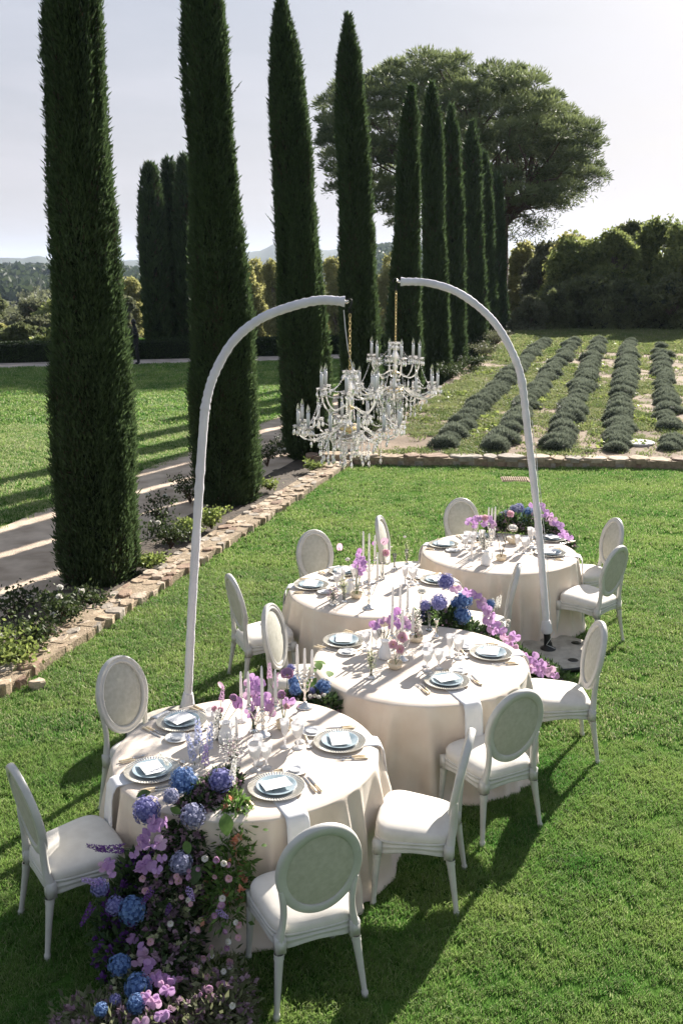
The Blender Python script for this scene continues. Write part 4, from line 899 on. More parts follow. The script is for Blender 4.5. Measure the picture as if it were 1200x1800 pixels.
B1 = Vector((pl(327, 1290, Y1).x, Y1, 0))
a1, path1 = arch(B1, A1pts, B1.copy(), 'left white fabric-sleeved arch rising behind the nearest table, holding the nearer chandelier', pl(612, 534, Y1), 1)
Y2 = 9.08
A2pts = [pl(960, 1106, Y2), pl(953, 1010, Y2), pl(941, 880, Y2), pl(927, 760, Y2), pl(917, 675, Y2), pl(905, 632, Y2), pl(878, 580, Y2), pl(845, 543, Y2), pl(800, 512, Y2), pl(750, 497, Y2), pl(704, 495, Y2)]
B2 = P(963, 1152); B2.y = Y2
a2, path2 = arch(B2, A2pts, Vector((B2.x+.02, B2.y+.0, 0)), 'right white fabric-sleeved arch by the farthest table, holding the farther chandelier', pl(697, 497, Y2), 2)
g = G(); b_ = [p_ for p_ in path2]; cab = []
for i in range(0, 46):
    p_ = b_[i]; cab.append(p_+Vector((.046+.004*math.sin(i*.9), -.018, 0)))
cab = [Vector((.07, -.02, .062)), Vector((-.03, -.06, .12)), Vector((.045, -.05, .24))]+cab
g.tube(cab, .0028, 5); g.build('cable', m_cable, a2)
tp = pl(604, 545, Y1)-B1; g = G(); g.tube([tp, tp+Vector((.01, 0, -.12)), tp+Vector((.03, 0, -.28)), tp+Vector((.075, 0, -.46)), tp+Vector((.085, 0, -.55))], .0035, 5); g.build('cable', m_cable, a1)

# ------------------------------------------------------------------ chandeliers (origin at the hook)
def chandelier(hook, label, Lc, seed):
    rng = np.random.default_rng(seed); root = empty('crystal_chandelier', hook, .15*seed, label, 'chandelier', 'crystal chandeliers')
    g = G(); g.tube([(-.03, 0, .0), (-.028, 0, .022), (-.012, 0, .038), (.010, 0, .030), (.016, 0, .008), (.006, 0, -.018), (-.008, 0, -.040), (-.008, 0, -.058), (.006, 0, -.066), (.018, 0, -.056)], .0045, 6); g.build('hook', m_black, root)
    zt = -.07; k = 0
    link = G(); link.tube([(math.cos(a)*.009, 0, math.sin(a)*.017) for a in np.linspace(0, TAU, 11)], .0026, 5, False); lme = link.mesh('chain_link', m_gold)
    while zt > -Lc+.02:
        place('chain_link', lme, root, (0, 0, zt-.016), (0, 0, (k % 2)*PI/2+.3)); zt -= .0265; k += 1
    Z = -Lc
    # stem: top dish, baluster, hub, lower bowl
    dish = [(.004, .012), (.020, .002), (.052, .006), (.058, .018), (.054, .014), (.022, .008), (.012, .022), (.004, .026)]
    def dishme(r_): g = G(); g.lathe([(a*r_/.058, b) for a, b in dish], 18, wob=lambda a: 1+.05*np.cos(a*9)); return g
    D1 = dishme(.058); D1.build('top_dish', m_crystal, root, True, (0, 0, Z))
    g = G(); g.lathe([(.012, 0), (.010, -.02), (.018, -.03), (.012, -.045), (.020, -.07), (.034, -.10), (.036, -.125), (.024, -.155), (.014, -.17), (.022, -.185), (.026, -.21), (.016, -.235), (.010, -.25), (.020, -.265), (.024, -.29), (.013, -.32), (.012, -.36), (.024, -.375), (.024, -.40), (.010, -.41)], 16); g.build('stem', m_crystal, root, True, (0, 0, Z))
    g = G(); g.lathe([(.004, -.395), (.070, -.400), (.078, -.412), (.060, -.428), (.030, -.432), (.004, -.45)], 20); g.lathe([(.004, -.245), (.034, -.248), (.036, -.262), (.004, -.272)], 16); g.build('hub', m_gold, root, True, (0, 0, Z))
    g = G(); g.lathe([(.004, -.52), (.05, -.50), (.085, -.455), (.09, -.44), (.08, -.445), (.04, -.48), (.004, -.50)], 20, wob=lambda a: 1+.06*np.cos(a*10)); g.build('lower_bowl', m_crystal, root, True, (0, 0, Z))
    # shared arm pieces
    drop = G(); drop.lathe([(.0004, .0), (.0035, -.004), (.0035, -.008), (.0008, -.012), (.0008, -.016), (.006, -.026), (.0095, -.040), (.008, -.050), (.0004, -.058)], 6); DR = drop.mesh('crystal_drop', m_crystal, False)
    bead = G(); bead.lathe([(.0004, .006), (.0055, 0), (.0004, -.006)], 6); 
    ddish = dishme(.042).mesh('drip_dish', m_crystal); cnd = G().lathe([(.0004, .0), (.0125, .0), (.0125, .10), (.009, .104), (.0004, .104)], 10).mesh('candle_sleeve', pm('sleeve_plastic', (.80, .79, .78), (.84, .83, .82), 20, .4))
    blb = G().lathe([(.007, .0), (.0125, .016), (.0135, .028), (.009, .045), (.003, .060), (.0006, .066)], 10).mesh('bulb', m_clear); fil = None
    def arm(R_, za, zend, sc):
        g = G(); pts = []
        ctrl = [np.array(q) for q in ((.02, 0, za), (.30*R_, 0, za+.045), (.42*R_, 0, za-.11*sc), (.86*R_, 0, za-.13*sc), (1.04*R_, 0, zend-.06), (R_, 0, zend))]
        m = 24
        for q in np.linspace(0, 1, m):
            cc = [c.copy() for c in ctrl]
            while len(cc) > 1: cc = [cc[i]*(1-q)+cc[i+1]*q for i in range(len(cc)-1)]
            pts.append(cc[0])
        g.tube(pts, [.0062+.0018*math.sin(i*2.4) for i in range(m)], 7); return g.mesh('arm', m_crystal), pts
    ends = []
    for R_, za, ze, num, sc, ph in ((.385, -.385, -.405+.02, 12, 1.15, 0), (.225, -.255, -.155+.03, 6, .75, .26)):
        me, pts = arm(R_, za, ze, sc)
        for q in range(num):
            a = ph+q*TAU/num; zo = rng.normal()*.006; A_ = place('arm', me, root, (0, 0, Z+zo), (0, 0, a))
            place('drip_dish', ddish, A_, (R_, 0, ze)); place('candle_sleeve', cnd, A_, (R_, 0, ze+.014)); place('bulb', blb, A_, (R_, 0, ze+.116))
            ends.append((R_, a, ze+zo))
            for w_ in range(6):
                b_ = w_*TAU/6+.2; place('crystal_drop', DR, A_, (R_+math.cos(b_)*.038, math.sin(b_)*.038, ze+.004), (0, 0, rng.random()*3), rng.uniform(.8, 1.15))
            for w_ in range(2): place('crystal_drop', DR, A_, (R_*(.55+.2*w_), 0, za-.085*sc+.01*w_), (0, 0, 0), 1.1)
    # bead garlands and hanging strings: too many to count
    g = G(); bv, bf = bead.v[0], bead.f[0]
    def beads(p0, p1, sag, step=.0135):
        L = np.linalg.norm(np.array(p1)-p0)*1.15; m = max(3, int(L/step))
        for q in np.linspace(0, 1, m):
            p = np.array(p0)*(1-q)+np.array(p1)*q-np.array([0, 0, sag*4*q*(1-q)]); g.add(bv+p, bf)
    for R_, a, z in ends:
        e = np.array([math.cos(a)*R_, math.sin(a)*R_, z]); 
        if R_ > .3:
            beads(e*[.97, .97, 1], np.array([math.cos(a+TAU/12)*R_*.97, math.sin(a+TAU/12)*R_*.97, z]), .05)
        else:
            beads(e, np.array([.04*math.cos(a), .04*math.sin(a), -.0]), .06); beads(e, np.array([math.cos(a+TAU/6)*R_, math.sin(a+TAU/6)*R_, z]), .045)
            beads(e, np.array([math.cos(a)*.36, math.sin(a)*.36, -.40]), .05)
    for q in range(44):
        a = rng.random()*TAU; r_ = math.sqrt(rng.random())*.26; z0 = -.44-.05*rng.random(); ln = rng.uniform(.05, .17)*(1.35-r_*2); p0 = np.array([math.cos(a)*r_, math.sin(a)*r_, z0]); beads(p0, p0-[0, 0, ln], 0)
        dv, df = drop.v[0], drop.f[0]; g.add(dv*1.15+p0-[0, 0, ln], df)
    tag(g.build('bead_strings', m_crystal, root, False, (0, 0, Z)), kind='stuff')
    for q in range(8):
        a = q*TAU/8; place('crystal_drop', DR, root, (math.cos(a)*.052, math.sin(a)*.052, Z+.01), (0, 0, 0), 1.1)
    return root
h1 = pl(615, 534, Y1); chandelier(h1, 'nearer and lower crystal chandelier, hanging from the left arch in front of the other', .50, 1)
h2 = pl(696, 497, Y2); chandelier(h2, 'farther crystal chandelier, hanging behind from the right arch', .54, 3)

# ------------------------------------------------------------------ tableware
def lathe_mesh(name, prof, mat, n=28, wob=None): g = G(); g.lathe(prof, n, wob=wob); return g.mesh(name, mat)
ME = {}
ME['charger'] = lathe_mesh('charger_plate', [(.0005, .004), (.085, .004), (.095, .005), (.160, .017), (.163, .0185), (.163, .016), (.095, .001), (.0005, .0)], m_charger, 40)
g = G()
for q in range(60):
    a = q*TAU/60; c_, s_ = math.cos(a), math.sin(a); g.tube([(c_*.112, s_*.112, .0085), (c_*.136, s_*.136, .0135), (c_*.162, s_*.162, .0190)], [.0016, .0026, .0034], 5, True)
ME['rib'] = g.mesh('rim_ribs', m_champ)
ME['rimline'] = lathe_mesh('gold_line', [(.1605, .0185), (.1645, .0195), (.1655, .0175), (.1605, .0165)], m_champ, 40)
ME['plate'] = lathe_mesh('dinner_plate', [(.0005, .006), (.070, .006), (.080, .010), (.112, .020), (.1155, .0205), (.115, .018), (.082, .005), (.062, .0), (.0005, .0)], m_blue_plate, 40)
ME['side'] = lathe_mesh('side_plate', [(.0005, .005), (.045, .005), (.052, .008), (.074, .014), (.076, .0125), (.052, .002), (.0005, .0)], m_ceramic, 30)
ME['sideline'] = lathe_mesh('gold_line', [(.0715, .0138), (.0760, .0148), (.0768, .0130)], m_champ, 30)
ME['dish'] = lathe_mesh('butter_dish', [(.0005, .008), (.032, .008), (.040, .016), (.042, .0155), (.036, .004), (.022, .0), (.0005, .0)], m_ceramic, 20)
def goblet(h, rb, rr_, rf, name):
    st = h*.42
    return lathe_mesh(name, [(.0005, .004), (rf*.6, .004), (rf, .001), (rf, .0035), (rf*.5, .0075), (.006, .014), (.0048, st*.45), (.0095, st*.55), (.0045, st*.65), (.007, st*.95), (rb*.55, st+.008), (rb*.92, st+.030), (rb, st+.055), (rr_*.98, h*.86), (rr_, h),
        (rr_-.0018, h), (rr_-.003, h*.86), (rb-.003, st+.055), (rb*.88, st+.032), (.0005, st+.014)], m_glassware, 22, lambda a: 1+.012*np.cos(a*11))
ME['g1'] = goblet(.170, .036, .041, .034, 'goblet'); ME['g2'] = goblet(.150, .031, .035, .032, 'goblet'); ME['g3'] = goblet(.185, .024, .029, .031, 'flute')
def knife_me():
    g = G(); g.add([(-.006, 0, .002), (.006, 0, .002), (.008, .06, .003), (.004, .108, .002), (-.004, .100, .002), (-.006, 0, .004), (.006, 0, .004), (.007, .06, .0045), (.003, .108, .003), (-.004, .100, .003)],
        [[5, 6, 7, 9], [0, 1, 6, 5], [1, 2, 7, 6], [0, 5, 9, 4]]); g.f.append(np.array([[7, 8, 9]])); g.mi.append(np.zeros(1)); b = g.mesh('blade', m_silver, False)
    g = G(); g.tube([(0, -.095, .006), (0, -.09, .007), (0, -.05, .008), (0, -.005, .006)], [.004, .0085, .0078, .0055], 8, flat=.7); g2 = G(); g2.tube([(0, -.008, .006), (0, .004, .004)], [.0065, .006], 8, flat=.8)
    return b, g.mesh('handle', m_ivory), g2.mesh('collar', m_silver)
KB, KH, KC = knife_me()
def fork_me():
    g = G(); g.tube([(0, 0, .005), (0, .03, .006), (0, .045, .006)], [.004, .0035, .004], 6, flat=.5); g.add([(-.003, .042, .006), (.003, .042, .006), (.011, .058, .005), (.011, .066, .005), (-.011, .066, .005), (-.011, .058, .005)], [[0, 1, 2, 5], [5, 2, 3, 4]])
    for x in (-.0095, -.0032, .0032, .0095): g.tube([(x, .064, .005), (x, .08, .0045), (x*.9, .098, .008)], [.0018, .0016, .0008], 4, flat=.6)
    return g.mesh('tines', m_silver)
FT = fork_me()
def spoon_me():
    g = G(); g.tube([(0, 0, .005), (0, .04, .006), (0, .055, .006)], [.004, .003, .004], 6, flat=.5); V = []; n = 14
    for f, z in ((1, .009), (.7, .0055), (.05, .003)):
        for a in np.arange(n)*TAU/n: V.append((math.cos(a)*.015*f, .078+math.sin(a)*.024*f, z))
    i, j = np.meshgrid(np.arange(2), np.arange(n), indexing='ij'); j2 = (j+1) % n; g.add(V, np.stack([i*n+j, i*n+j2, (i+1)*n+j2, (i+1)*n+j], -1).reshape(-1, 4)); return g.mesh('bowl', m_silver)
SB = spoon_me()
def local(c, a, x, y): return (c[0]+math.cos(a)*x-math.sin(a)*y, c[1]+math.sin(a)*x+math.cos(a)*y)
ZT = TH_+.0005
def cutlery(kind, c, a, x, y, r_, label, group):
    px, py = local(c, a, x, y); root = empty({'k': 'table_knife', 'f': 'table_fork', 's': 'table_spoon'}[kind], (px, py, ZT), a+r_, label, {'k': 'knife', 'f': 'fork', 's': 'spoon'}[kind], group)
    place({'k': 'blade', 'f': 'tines', 's': 'bowl'}[kind], {'k': KB, 'f': FT, 's': SB}[kind], root); place('handle', KH, root); place('collar', KC, root); return root
def napkin(c, a, tc_, label):
    """folded linen running out from under the charger and over the table edge"""
    root_p = Vector((c[0], c[1])); out = (root_p-Vector((tc_.x, tc_.y))).normalized(); d0 = (root_p-Vector((tc_.x, tc_.y))).length; w = .066; path = []
    for r_ in (d0-.02, d0+.08, d0+.15, .79, .81): path.append((r_, TH_+.0025))
    path = [p for p in path if p[0] <= .812]; path.sort(); path += [(.824, TH_-.004), (.834, TH_-.02)]
    for q in np.linspace(.04, .33, 8): path.append((.842+q*.10, TH_-q))
    nrm_ = Vector((-out.y, out.x)); g = G(); V = []; k = 7
    for i, (r_, z) in enumerate(path):
        for s_ in np.linspace(-1, 1, k):
            wv = .005*math.sin(s_*4+i*.5)*(z < TH_-.05); p = out*(r_+wv+(z < TH_)*.006)+nrm_*(s_*w*(1+.10*max(0, (TH_-z)/.33))); V.append((tc_.x+p.x, tc_.y+p.y, z))
    m = len(path); i, j = np.meshgrid(np.arange(m-1), np.arange(k-1), indexing='ij'); g.add(V, np.stack([i*k+j, i*k+j+1, (i+1)*k+j+1, (i+1)*k+j], -1).reshape(-1, 4))
    o = g.build('napkin', m_napkin); sm = o.modifiers.new('thickness', 'SOLIDIFY'); sm.thickness = .004; sm.offset = 1
    tag(o, label, 'napkin', 'linen napkins hanging over the table edges')
def setting(tk, pos, ph, seed, skip=()):
    rng = np.random.default_rng(seed); tc_ = T[tk]; c = (pos.x, pos.y); a = math.atan2(tc_.y-pos.y, tc_.x-pos.x)-PI/2
    napkin(c, a, tc_, 'white folded napkin hanging over the edge at the '+ph)
    ch = place('charger_plate', ME['charger'], None, (c[0], c[1], ZT+.002), (0, 0, rng.random())); tag(ch, 'ribbed glass charger at the '+ph, 'charger plate', 'charger plates'); place('rim_ribs', ME['rib'], ch); place('gold_line', ME['rimline'], ch)
    tag(place('dinner_plate', ME['plate'], None, (c[0], c[1], ZT+.0085)), 'grey blue plate on the charger at the '+ph, 'plate', 'grey blue plates')
    cr = a+rng.normal()*.35; g = G(); g.box((0, 0, 0), (.158, .122, .003))
    o = g.build('menu_card', m_card, None, False, (c[0]+rng.normal()*.004, c[1]+rng.normal()*.004, ZT+.0345), (R(-2+rng.normal()*1.2), R(rng.normal()*1.2), cr)); tag(o, 'blank white card on the plate at the '+ph, 'card', 'white cards')
    sp = local(c, a, .175, .150); o = place('side_plate', ME['side'], None, (sp[0], sp[1], ZT)); tag(o, 'small gold-rimmed side plate at the '+ph, 'side plate', 'side plates'); place('gold_line', ME['sideline'], o)
    tag(place('butter_dish', ME['dish'], None, (sp[0], sp[1], ZT+.006)), 'tiny white dish on the side plate at the '+ph, 'dish', 'butter dishes')
    cutlery('k', c, a, .190, -.035, rng.normal()*.05, 'knife nearest the charger at the '+ph, 'ivory handled cutlery'); cutlery('k', c, a, .218, -.045, rng.normal()*.05-.05, 'outer knife at the '+ph, 'ivory handled cutlery')
    cutlery('f', c, a, -.190, -.035, rng.normal()*.05, 'fork nearest the charger at the '+ph, 'ivory handled cutlery'); cutlery('f', c, a, -.220, -.045, rng.normal()*.05, 'outer fork at the '+ph, 'ivory handled cutlery')
    cutlery('s', c, a, .05, .195, PI/2+rng.normal()*.05, 'dessert spoon above the charger at the '+ph, 'ivory handled cutlery')
    for key, x, y, lab, nm in (('g1', -.035, .265, 'widest frosted goblet at the ', 'goblet'), ('g2', .055, .250, 'shorter frosted goblet at the ', 'goblet'), ('g3', .005, .335, 'slim frosted flute at the ', 'flute')):
        if key in skip: continue
        q = local(c, a, x+rng.normal()*.008, y+rng.normal()*.008); tag(place(nm, ME[key], None, (q[0], q[1], ZT), (0, 0, rng.random()*6)), lab+ph, 'glass', 'frosted white glasses')
def seat(tk, ang, r_=.575): c = T[tk]; return Vector((c.x+r_*math.cos(R(ang)), c.y+r_*math.sin(R(ang)), 0))
for k, (tk, pos, ph, sk) in enumerate([
        (1, P(486, 1387, ZT), 'front place of the nearest table', ()), (1, P(597, 1307, ZT), 'right place of the nearest table', ()), (1, P(320, 1271, ZT), 'far left place of the nearest table', ('g2',)), (1, P(268, 1358, ZT), 'left place of the nearest table', ('g3',)),
        (2, P(785, 1200, ZT), 'front place of the middle table', ()), (2, P(862, 1151, ZT), 'right place of the middle table', ()), (2, P(604, 1129, ZT), 'left place of the middle table', ('g3',)),
        (3, P(547, 1031, ZT), 'left place of the rear left table', ('g3',)), (3, seat(3, 120), 'back place of the rear left table', ('g1', 'g3')), (3, P(768, 1022, ZT), 'right place of the rear left table', ()),
        (4, P(779, 959, ZT), 'left place of the farthest table', ()), (4, seat(4, 104), 'back place of the farthest table', ('g3',)), (4, P(968, 948, ZT), 'right place of the farthest table', ()), (4, P(966, 974, ZT), 'front right place of the farthest table', ())]):
    setting(tk, pos, ph, 600+k, sk)

def taper(x, y, z, h, label, r_=.0105, tilt=(0, 0)):
    t = empty('taper_candle', (x, y, z), 0, label, 'candle', 'white taper candles'); t.rotation_euler = (tilt[0], tilt[1], 0)
    G().lathe([(.0005, 0), (r_, 0), (r_*.98, h*.5), (r_*.72, h*.93), (r_*.45, h*.99), (.0005, h)], 12).build('wax', m_wax, t)
    G().tube([(0, 0, h-.002), (.001, 0, h+.006), (.003, 0, h+.012)], .0008, 4).build('wick', m_wick, t)
def candelabra(pos, H, R_, rot, cand, tn, desc, seed, narm=2):
    root = empty('silver_candelabra', (pos.x, pos.y, ZT), rot, desc, 'candelabra', 'silver candelabras')
    G().lathe([(.0005, .0), (.052, .0), (.055, .004), (.048, .010), (.030, .018), (.016, .030), (.010, .040), (.0005, .042)], 24, wob=lambda a: 1+.03*np.cos(a*12)).build('foot', m_silver, root)
    G().lathe([(.008, .036), (.007, .05), (.014, .062), (.008, .075), (.006, H*.45), (.012, H*.52), (.016, H*.60), (.010, H*.68), (.007, H*.75), (.013, H*.84), (.008, H*.90), (.008, H)], 14).build('stem', m_silver, root)
    cup = [(.0005, .0), (.008, .0), (.018, .006), (.019, .008), (.010, .010), (.0105, .026), (.0145, .030), (.0145, .033), (.0105, .033)]
    tips = [(0, 0, H-.004)]
    for q in range(narm):
        a = q*TAU/narm; ca, sa = math.cos(a), math.sin(a); pts = []
        for s_ in np.linspace(0, 1, 16):
            r_ = R_*s_; z = H*.80-.055*math.sin(s_*PI)*(1-.3*s_)+.05*s_*s_-.03*math.sin(s_*TAU)*.5; pts.append((ca*r_, sa*r_, z))
        g = G(); g.tube(pts, [.0045-.001*s_ for s_ in np.linspace(0, 1, 16)], 7); g.tube([(ca*R_*.35+ca*.016*math.sin(s_), sa*R_*.35+sa*.016*math.sin(s_), H*.80+.012+.016*math.cos(s_)) for s_ in np.linspace(0, 5, 12)], .0026, 5)
        g.lathe(cup, 14, pts[-1]); g.lathe([(.0005, -.026), (.005, -.018), (.003, -.008), (.008, 0)], 8, pts[-1]); g.build('arm', m_silver, root); tips.append((pts[-1][0], pts[-1][1], pts[-1][2]+.008))
    g = G(); g.lathe(cup, 14, (0, 0, H-.008)); g.build('candle_cup', m_silver, root)
    for (i, h, side) in cand:
        t_ = tips[i]; x, y = local((pos.x, pos.y), rot, t_[0], t_[1]); taper(x, y, ZT+t_[2]+.008, h, 'tall white taper candle '+side+' '+tn)
candelabra(P(462, 1293, ZT), .17, .085, R(12), [(0, .30, 'in the middle of the candelabra with pink blooms,'), (1, .24, 'on the right candelabra arm before the bowl,'), (2, .24, 'on the left candelabra arm,')], 'nearest table', 'three-light silver candelabra amid pink blooms on the nearest table', 1)
candelabra(P(536, 1243, ZT), .21, .055, R(-25), [(0, .21, 'tallest of the rear candelabra,'), (1, .19, 'right on the rear candelabra,'), (2, .21, 'left on the rear candelabra,')], 'nearest table', 'silver candelabra at the back rim of the nearest table, next to the blue flowers', 2)
candelabra(P(706, 1160, ZT), .18, .08, R(10), [(0, .22, 'in the middle of the front candelabra,'), (1, .20, 'on the right arm, front candelabra,'), (2, .22, 'on the left arm, front candelabra,')], 'middle table', 'silver candelabra standing behind the pink poppies of the middle table', 3)
candelabra(P(702, 1122, ZT), .20, .07, R(30), [(0, .25, 'in the middle of the rear candelabra,'), (1, .22, 'right on the rear candelabra,'), (2, .22, 'left on the rear candelabra,')], 'middle table', 'silver candelabra at the back of the middle table centre', 4)
candelabra(P(648, 1069, ZT), .21, .09, R(35), [(0, .29, 'in the middle of the front candelabra,'), (1, .26, 'right on the front candelabra,')], 'rear left table', 'silver candelabra with round foot at the front of the rear left table', 5)
candelabra(P(648, 1024, ZT), .20, .055, R(5), [(0, .28, 'tallest of the rear candelabra,'), (1, .24, 'right on the rear candelabra,'), (2, .28, 'left on the rear candelabra,')], 'rear left table', 'silver candelabra behind the lilac blooms of the rear left table', 6)
candelabra(P(862, 958, ZT), .19, .035, R(0), [(0, .22, 'in the middle of the candelabra,'), (1, .21, 'right on the candelabra,'), (2, .20, 'left on the candelabra,')], 'farthest table', 'silver candelabra behind the pink blooms of the farthest table', 7)
def holder(u, v, h, hc, label, lc):
    q = P(u, v, ZT); o = G().lathe([(.0005, 0), (.034, 0), (.036, .004), (.018, .012), (.008, .022), (.008, h*.5), (.013, h*.62), (.008, h*.75), (.009, h-.012), (.015, h), (.011, h), (.0005, h-.012)], 18).build('candle_holder', m_glassware, None, True, (q.x, q.y, ZT)); tag(o, label, 'candle holder', 'single glass candle holders'); taper(q.x, q.y, ZT+h-.010, hc, lc)
holder(425, 1268, .10, .26, 'glass candle holder at the left rear of the nearest table centre', 'leftmost tall white taper candle, nearest table')
holder(416, 1298, .035, .125, 'low glass holder beside the white jug on the nearest table', 'short white candle beside the white jug, nearest table')
holder(828, 985, .05, .20, 'glass candle holder at the front left of the farthest table', 'single white taper candle at the front left, farthest table')
holder(626, 1030, .04, .31, 'low glass holder rising beside the cream bowl, rear left table', 'leftmost white taper candle on the rear left table')
holder(697, 1138, .03, .20, 'low glass holder before the cream stem bowl, middle table', 'shorter white candle between two candelabras, middle table')

# vessels ------------------------------------------------------------------
def jug(u, v, s, rz, label):
    q = P(u, v, ZT); root = empty('white_jug', (q.x, q.y, ZT), rz, label, 'jug', 'white jugs', s)
    G().lathe([(.0005, .004), (.040, .0), (.048, .006), (.050, .03), (.044, .075), (.030, .105), (.026, .12), (.032, .138), (.036, .145), (.033, .145), (.023, .12), (.041, .075), (.0005, .010)], 26, wob=None).build('body', m_ceramic, root)
    G().tube([(.034, 0, .132), (.058, 0, .128), (.066, 0, .10), (.060, 0, .07), (.046, 0, .058)], [.006, .0065, .006, .006, .007], 8).build('handle', m_ceramic, root)
    G().add([(-.030, -.014, .143), (-.050, 0, .150), (-.030, .014, .143), (-.028, 0, .120)], [[0, 1, 2, 3]]).build('spout', m_ceramic, root); return q
BOWLP = [(.0005, .004), (.032, .0), (.046, .010), (.056, .034), (.059, .052), (.056, .052), (.052, .034), (.042, .014), (.0005, .010)]
VASEP = {'bud': [(.0005, .004), (.026, .0), (.030, .004), (.022, .014), (.009, .030), (.008, .060), (.014, .110), (.020, .150), (.021, .156), (.018, .154), (.012, .110), (.006, .06), (.0005, .032)],
         'pear': [(.0005, .004), (.024, .0), (.038, .012), (.042, .030), (.032, .052), (.013, .068), (.011, .085), (.017, .095), (.015, .094), (.008, .085), (.010, .068), (.029, .050), (.0005, .010)],
         'tall': [(.0005, .004), (.020, .0), (.024, .008), (.018, .05), (.015, .10), (.021, .15), (.026, .165), (.023, .164), (.017, .15), (.011, .10), (.014, .05), (.0005, .012)]}

# ------------------------------------------------------------------ flowers
def petal_fan(g, c, d, up, L, Wd, cup=.2, tint=.5, k=8, curl=0.):
    """rounded petal: fan of k outline points, cupped"""
    d = np.array(d, float); d /= np.linalg.norm(d); up = np.array(up, float); up -= d*np.dot(up, d); up /= np.linalg.norm(up)+1e-9; s = np.cross(d, up); c = np.array(c, float)
    V = [c, c+d*L*.55-up*cup*L*.25]
    for q in range(k+1):
        a = -PI*.80+q*(PI*1.6)/k; x = .56+.44*math.cos(a); y = .5*math.sin(a)*(1.0 if abs(a) < 2.0 else .7)
        V.append(c+d*L*x+s*Wd*y+up*(cup*L*(abs(y)*.7+max(0, x-.6)*.6)-curl*L*max(0, x-.5)))
    F = [[1, 2+q, 3+q] for q in range(k)]+[[0, 2, 1], [0, 1, 2+k]]
    g.add(V, F, 0, tint)
def hyd_mesh(mat, seed, n=150):
    rng = np.random.default_rng(seed); g = G()
    for q in range(n):
        z = 1-1.75*(q+.5)/n; a = q*2.39996; s = math.sqrt(max(0, 1-z*z)); d = np.array([s*math.cos(a), s*math.sin(a), z])+rng.normal(size=3)*.13; d /= np.linalg.norm(d)
        r_ = .74+.24*rng.random(); t1 = np.cross(d, [.3, .5, .8]); t1 /= np.linalg.norm(t1); t2 = np.cross(d, t1); ph = rng.random()*TAU; tn = rng.random()
        for p_ in range(4):
            b = ph+p_*PI/2; dd = t1*math.cos(b)+t2*math.sin(b)+d*.25; sd_ = np.cross(dd, d); L = .165; Wd = .15; c = d*r_
            g.add([c, c+dd*L*.55+sd_*Wd*.5+d*.02, c+dd*L+d*.01, c+dd*L*.55-sd_*Wd*.5+d*.02], [[0, 1, 2, 3]], 0, np.clip(tn*.6+rng.random()*.4, 0, 1))
    g.lathe([(max(.001, math.sin(q)*.74), math.cos(q)*.74) for q in np.linspace(0, PI, 8)], 12, tint=.1); return g.mesh('hydrangea_head', mat, False)
HY = {k: [hyd_mesh(m, 700+i*3+j) for j in range(2)] for i, (k, m) in enumerate((('b', m_hblue), ('v', m_hviolet), ('g', m_hgrey)))}
def orchid_mesh(mat, seed):
    rng = np.random.default_rng(seed); g = G()
    for q, (a, L, Wd) in enumerate(((90, 1.0, .62), (215, .95, .55), (325, .95, .55), (8, 1.05, 1.15), (172, 1.05, 1.15))):
        a = R(a+rng.normal()*5); petal_fan(g, (0, 0, .02*q), (math.cos(a), math.sin(a), .12), (0, 0, 1), L, Wd, .22, .35+.55*rng.random(), 8, .12)
    petal_fan(g, (0, -.05, .05), (0, -.6, .7), (0, .5, 1), .38, .34, .5, .0, 6); return g.mesh('orchid', mat)
OR = [orchid_mesh(m_orch, 720), orchid_mesh(m_orch, 721), orchid_mesh(m_orch2, 722)]
def poppy_mesh(mat, seed, n=9, cup=.35):
    rng = np.random.default_rng(seed); g = G()
    for q in range(n):
        a = q*TAU/n*1.0+rng.normal()*.12; el_ = .25+.35*(q % 2); petal_fan(g, (0, 0, .03*(q % 2)), (math.cos(a), math.sin(a), el_), (0, 0, 1), 1.0, .95, cup, .25+.7*rng.random(), 8)
    g.lathe([(.16, .03), (.15, .12), (.08, .18), (.0005, .2)], 8, mi=1); return g.mesh('poppy', [mat, m_yellow])
PO = poppy_mesh(m_rosep, 730); PW = poppy_mesh(m_wpet, 731, 12, .6); PP = poppy_mesh(m_orch2, 732, 14, .7); PM = poppy_mesh(m_peach, 733, 8, .6)
def spike_mesh(mat, seed, n=34, w=.15, nm='flower_spike'):
    rng = np.random.default_rng(seed); g = G(); g.tube([(0, 0, 0), (.01, 0, .5), (0, .01, 1)], [.012, .010, .004], 5, mi=1)
    for q in range(n):
        h = .22+.76*q/n; a = q*2.4; r_ = w*(1.1-h*.75)*.55; c = np.array([math.cos(a)*r_, math.sin(a)*r_, h]); o_ = np.array([math.cos(a), math.sin(a), .25]); tn = rng.random()
        for p_ in range(5):
            b = p_*TAU/5; t1 = np.array([-math.sin(a), math.cos(a), 0]); t2 = np.array([0, 0, 1.]); dd = t1*math.cos(b)+t2*math.sin(b)+o_*.5; s_ = np.cross(dd, o_); L = .062*(1.25-h*.6); g.add([c, c+dd*L*.6+s_*L*.35, c+dd*L*1.1, c+dd*L*.6-s_*L*.35], [[0, 1, 2, 3]], 0, np.clip(tn*.6+.4*rng.random(), 0, 1))
    return g.mesh(nm, [mat, m_stem], False)
SPK = {'blue': spike_mesh(petal('delphinium_pale', (.28, .34, .62), (.74, .74, .84)), 740), 'white': spike_mesh(m_wpet, 741), 'purple': spike_mesh(m_dark, 742, w=.2), 'lilac': spike_mesh(m_lilac, 743, w=.2), 'pink': spike_mesh(m_orch2, 744, w=.17)}
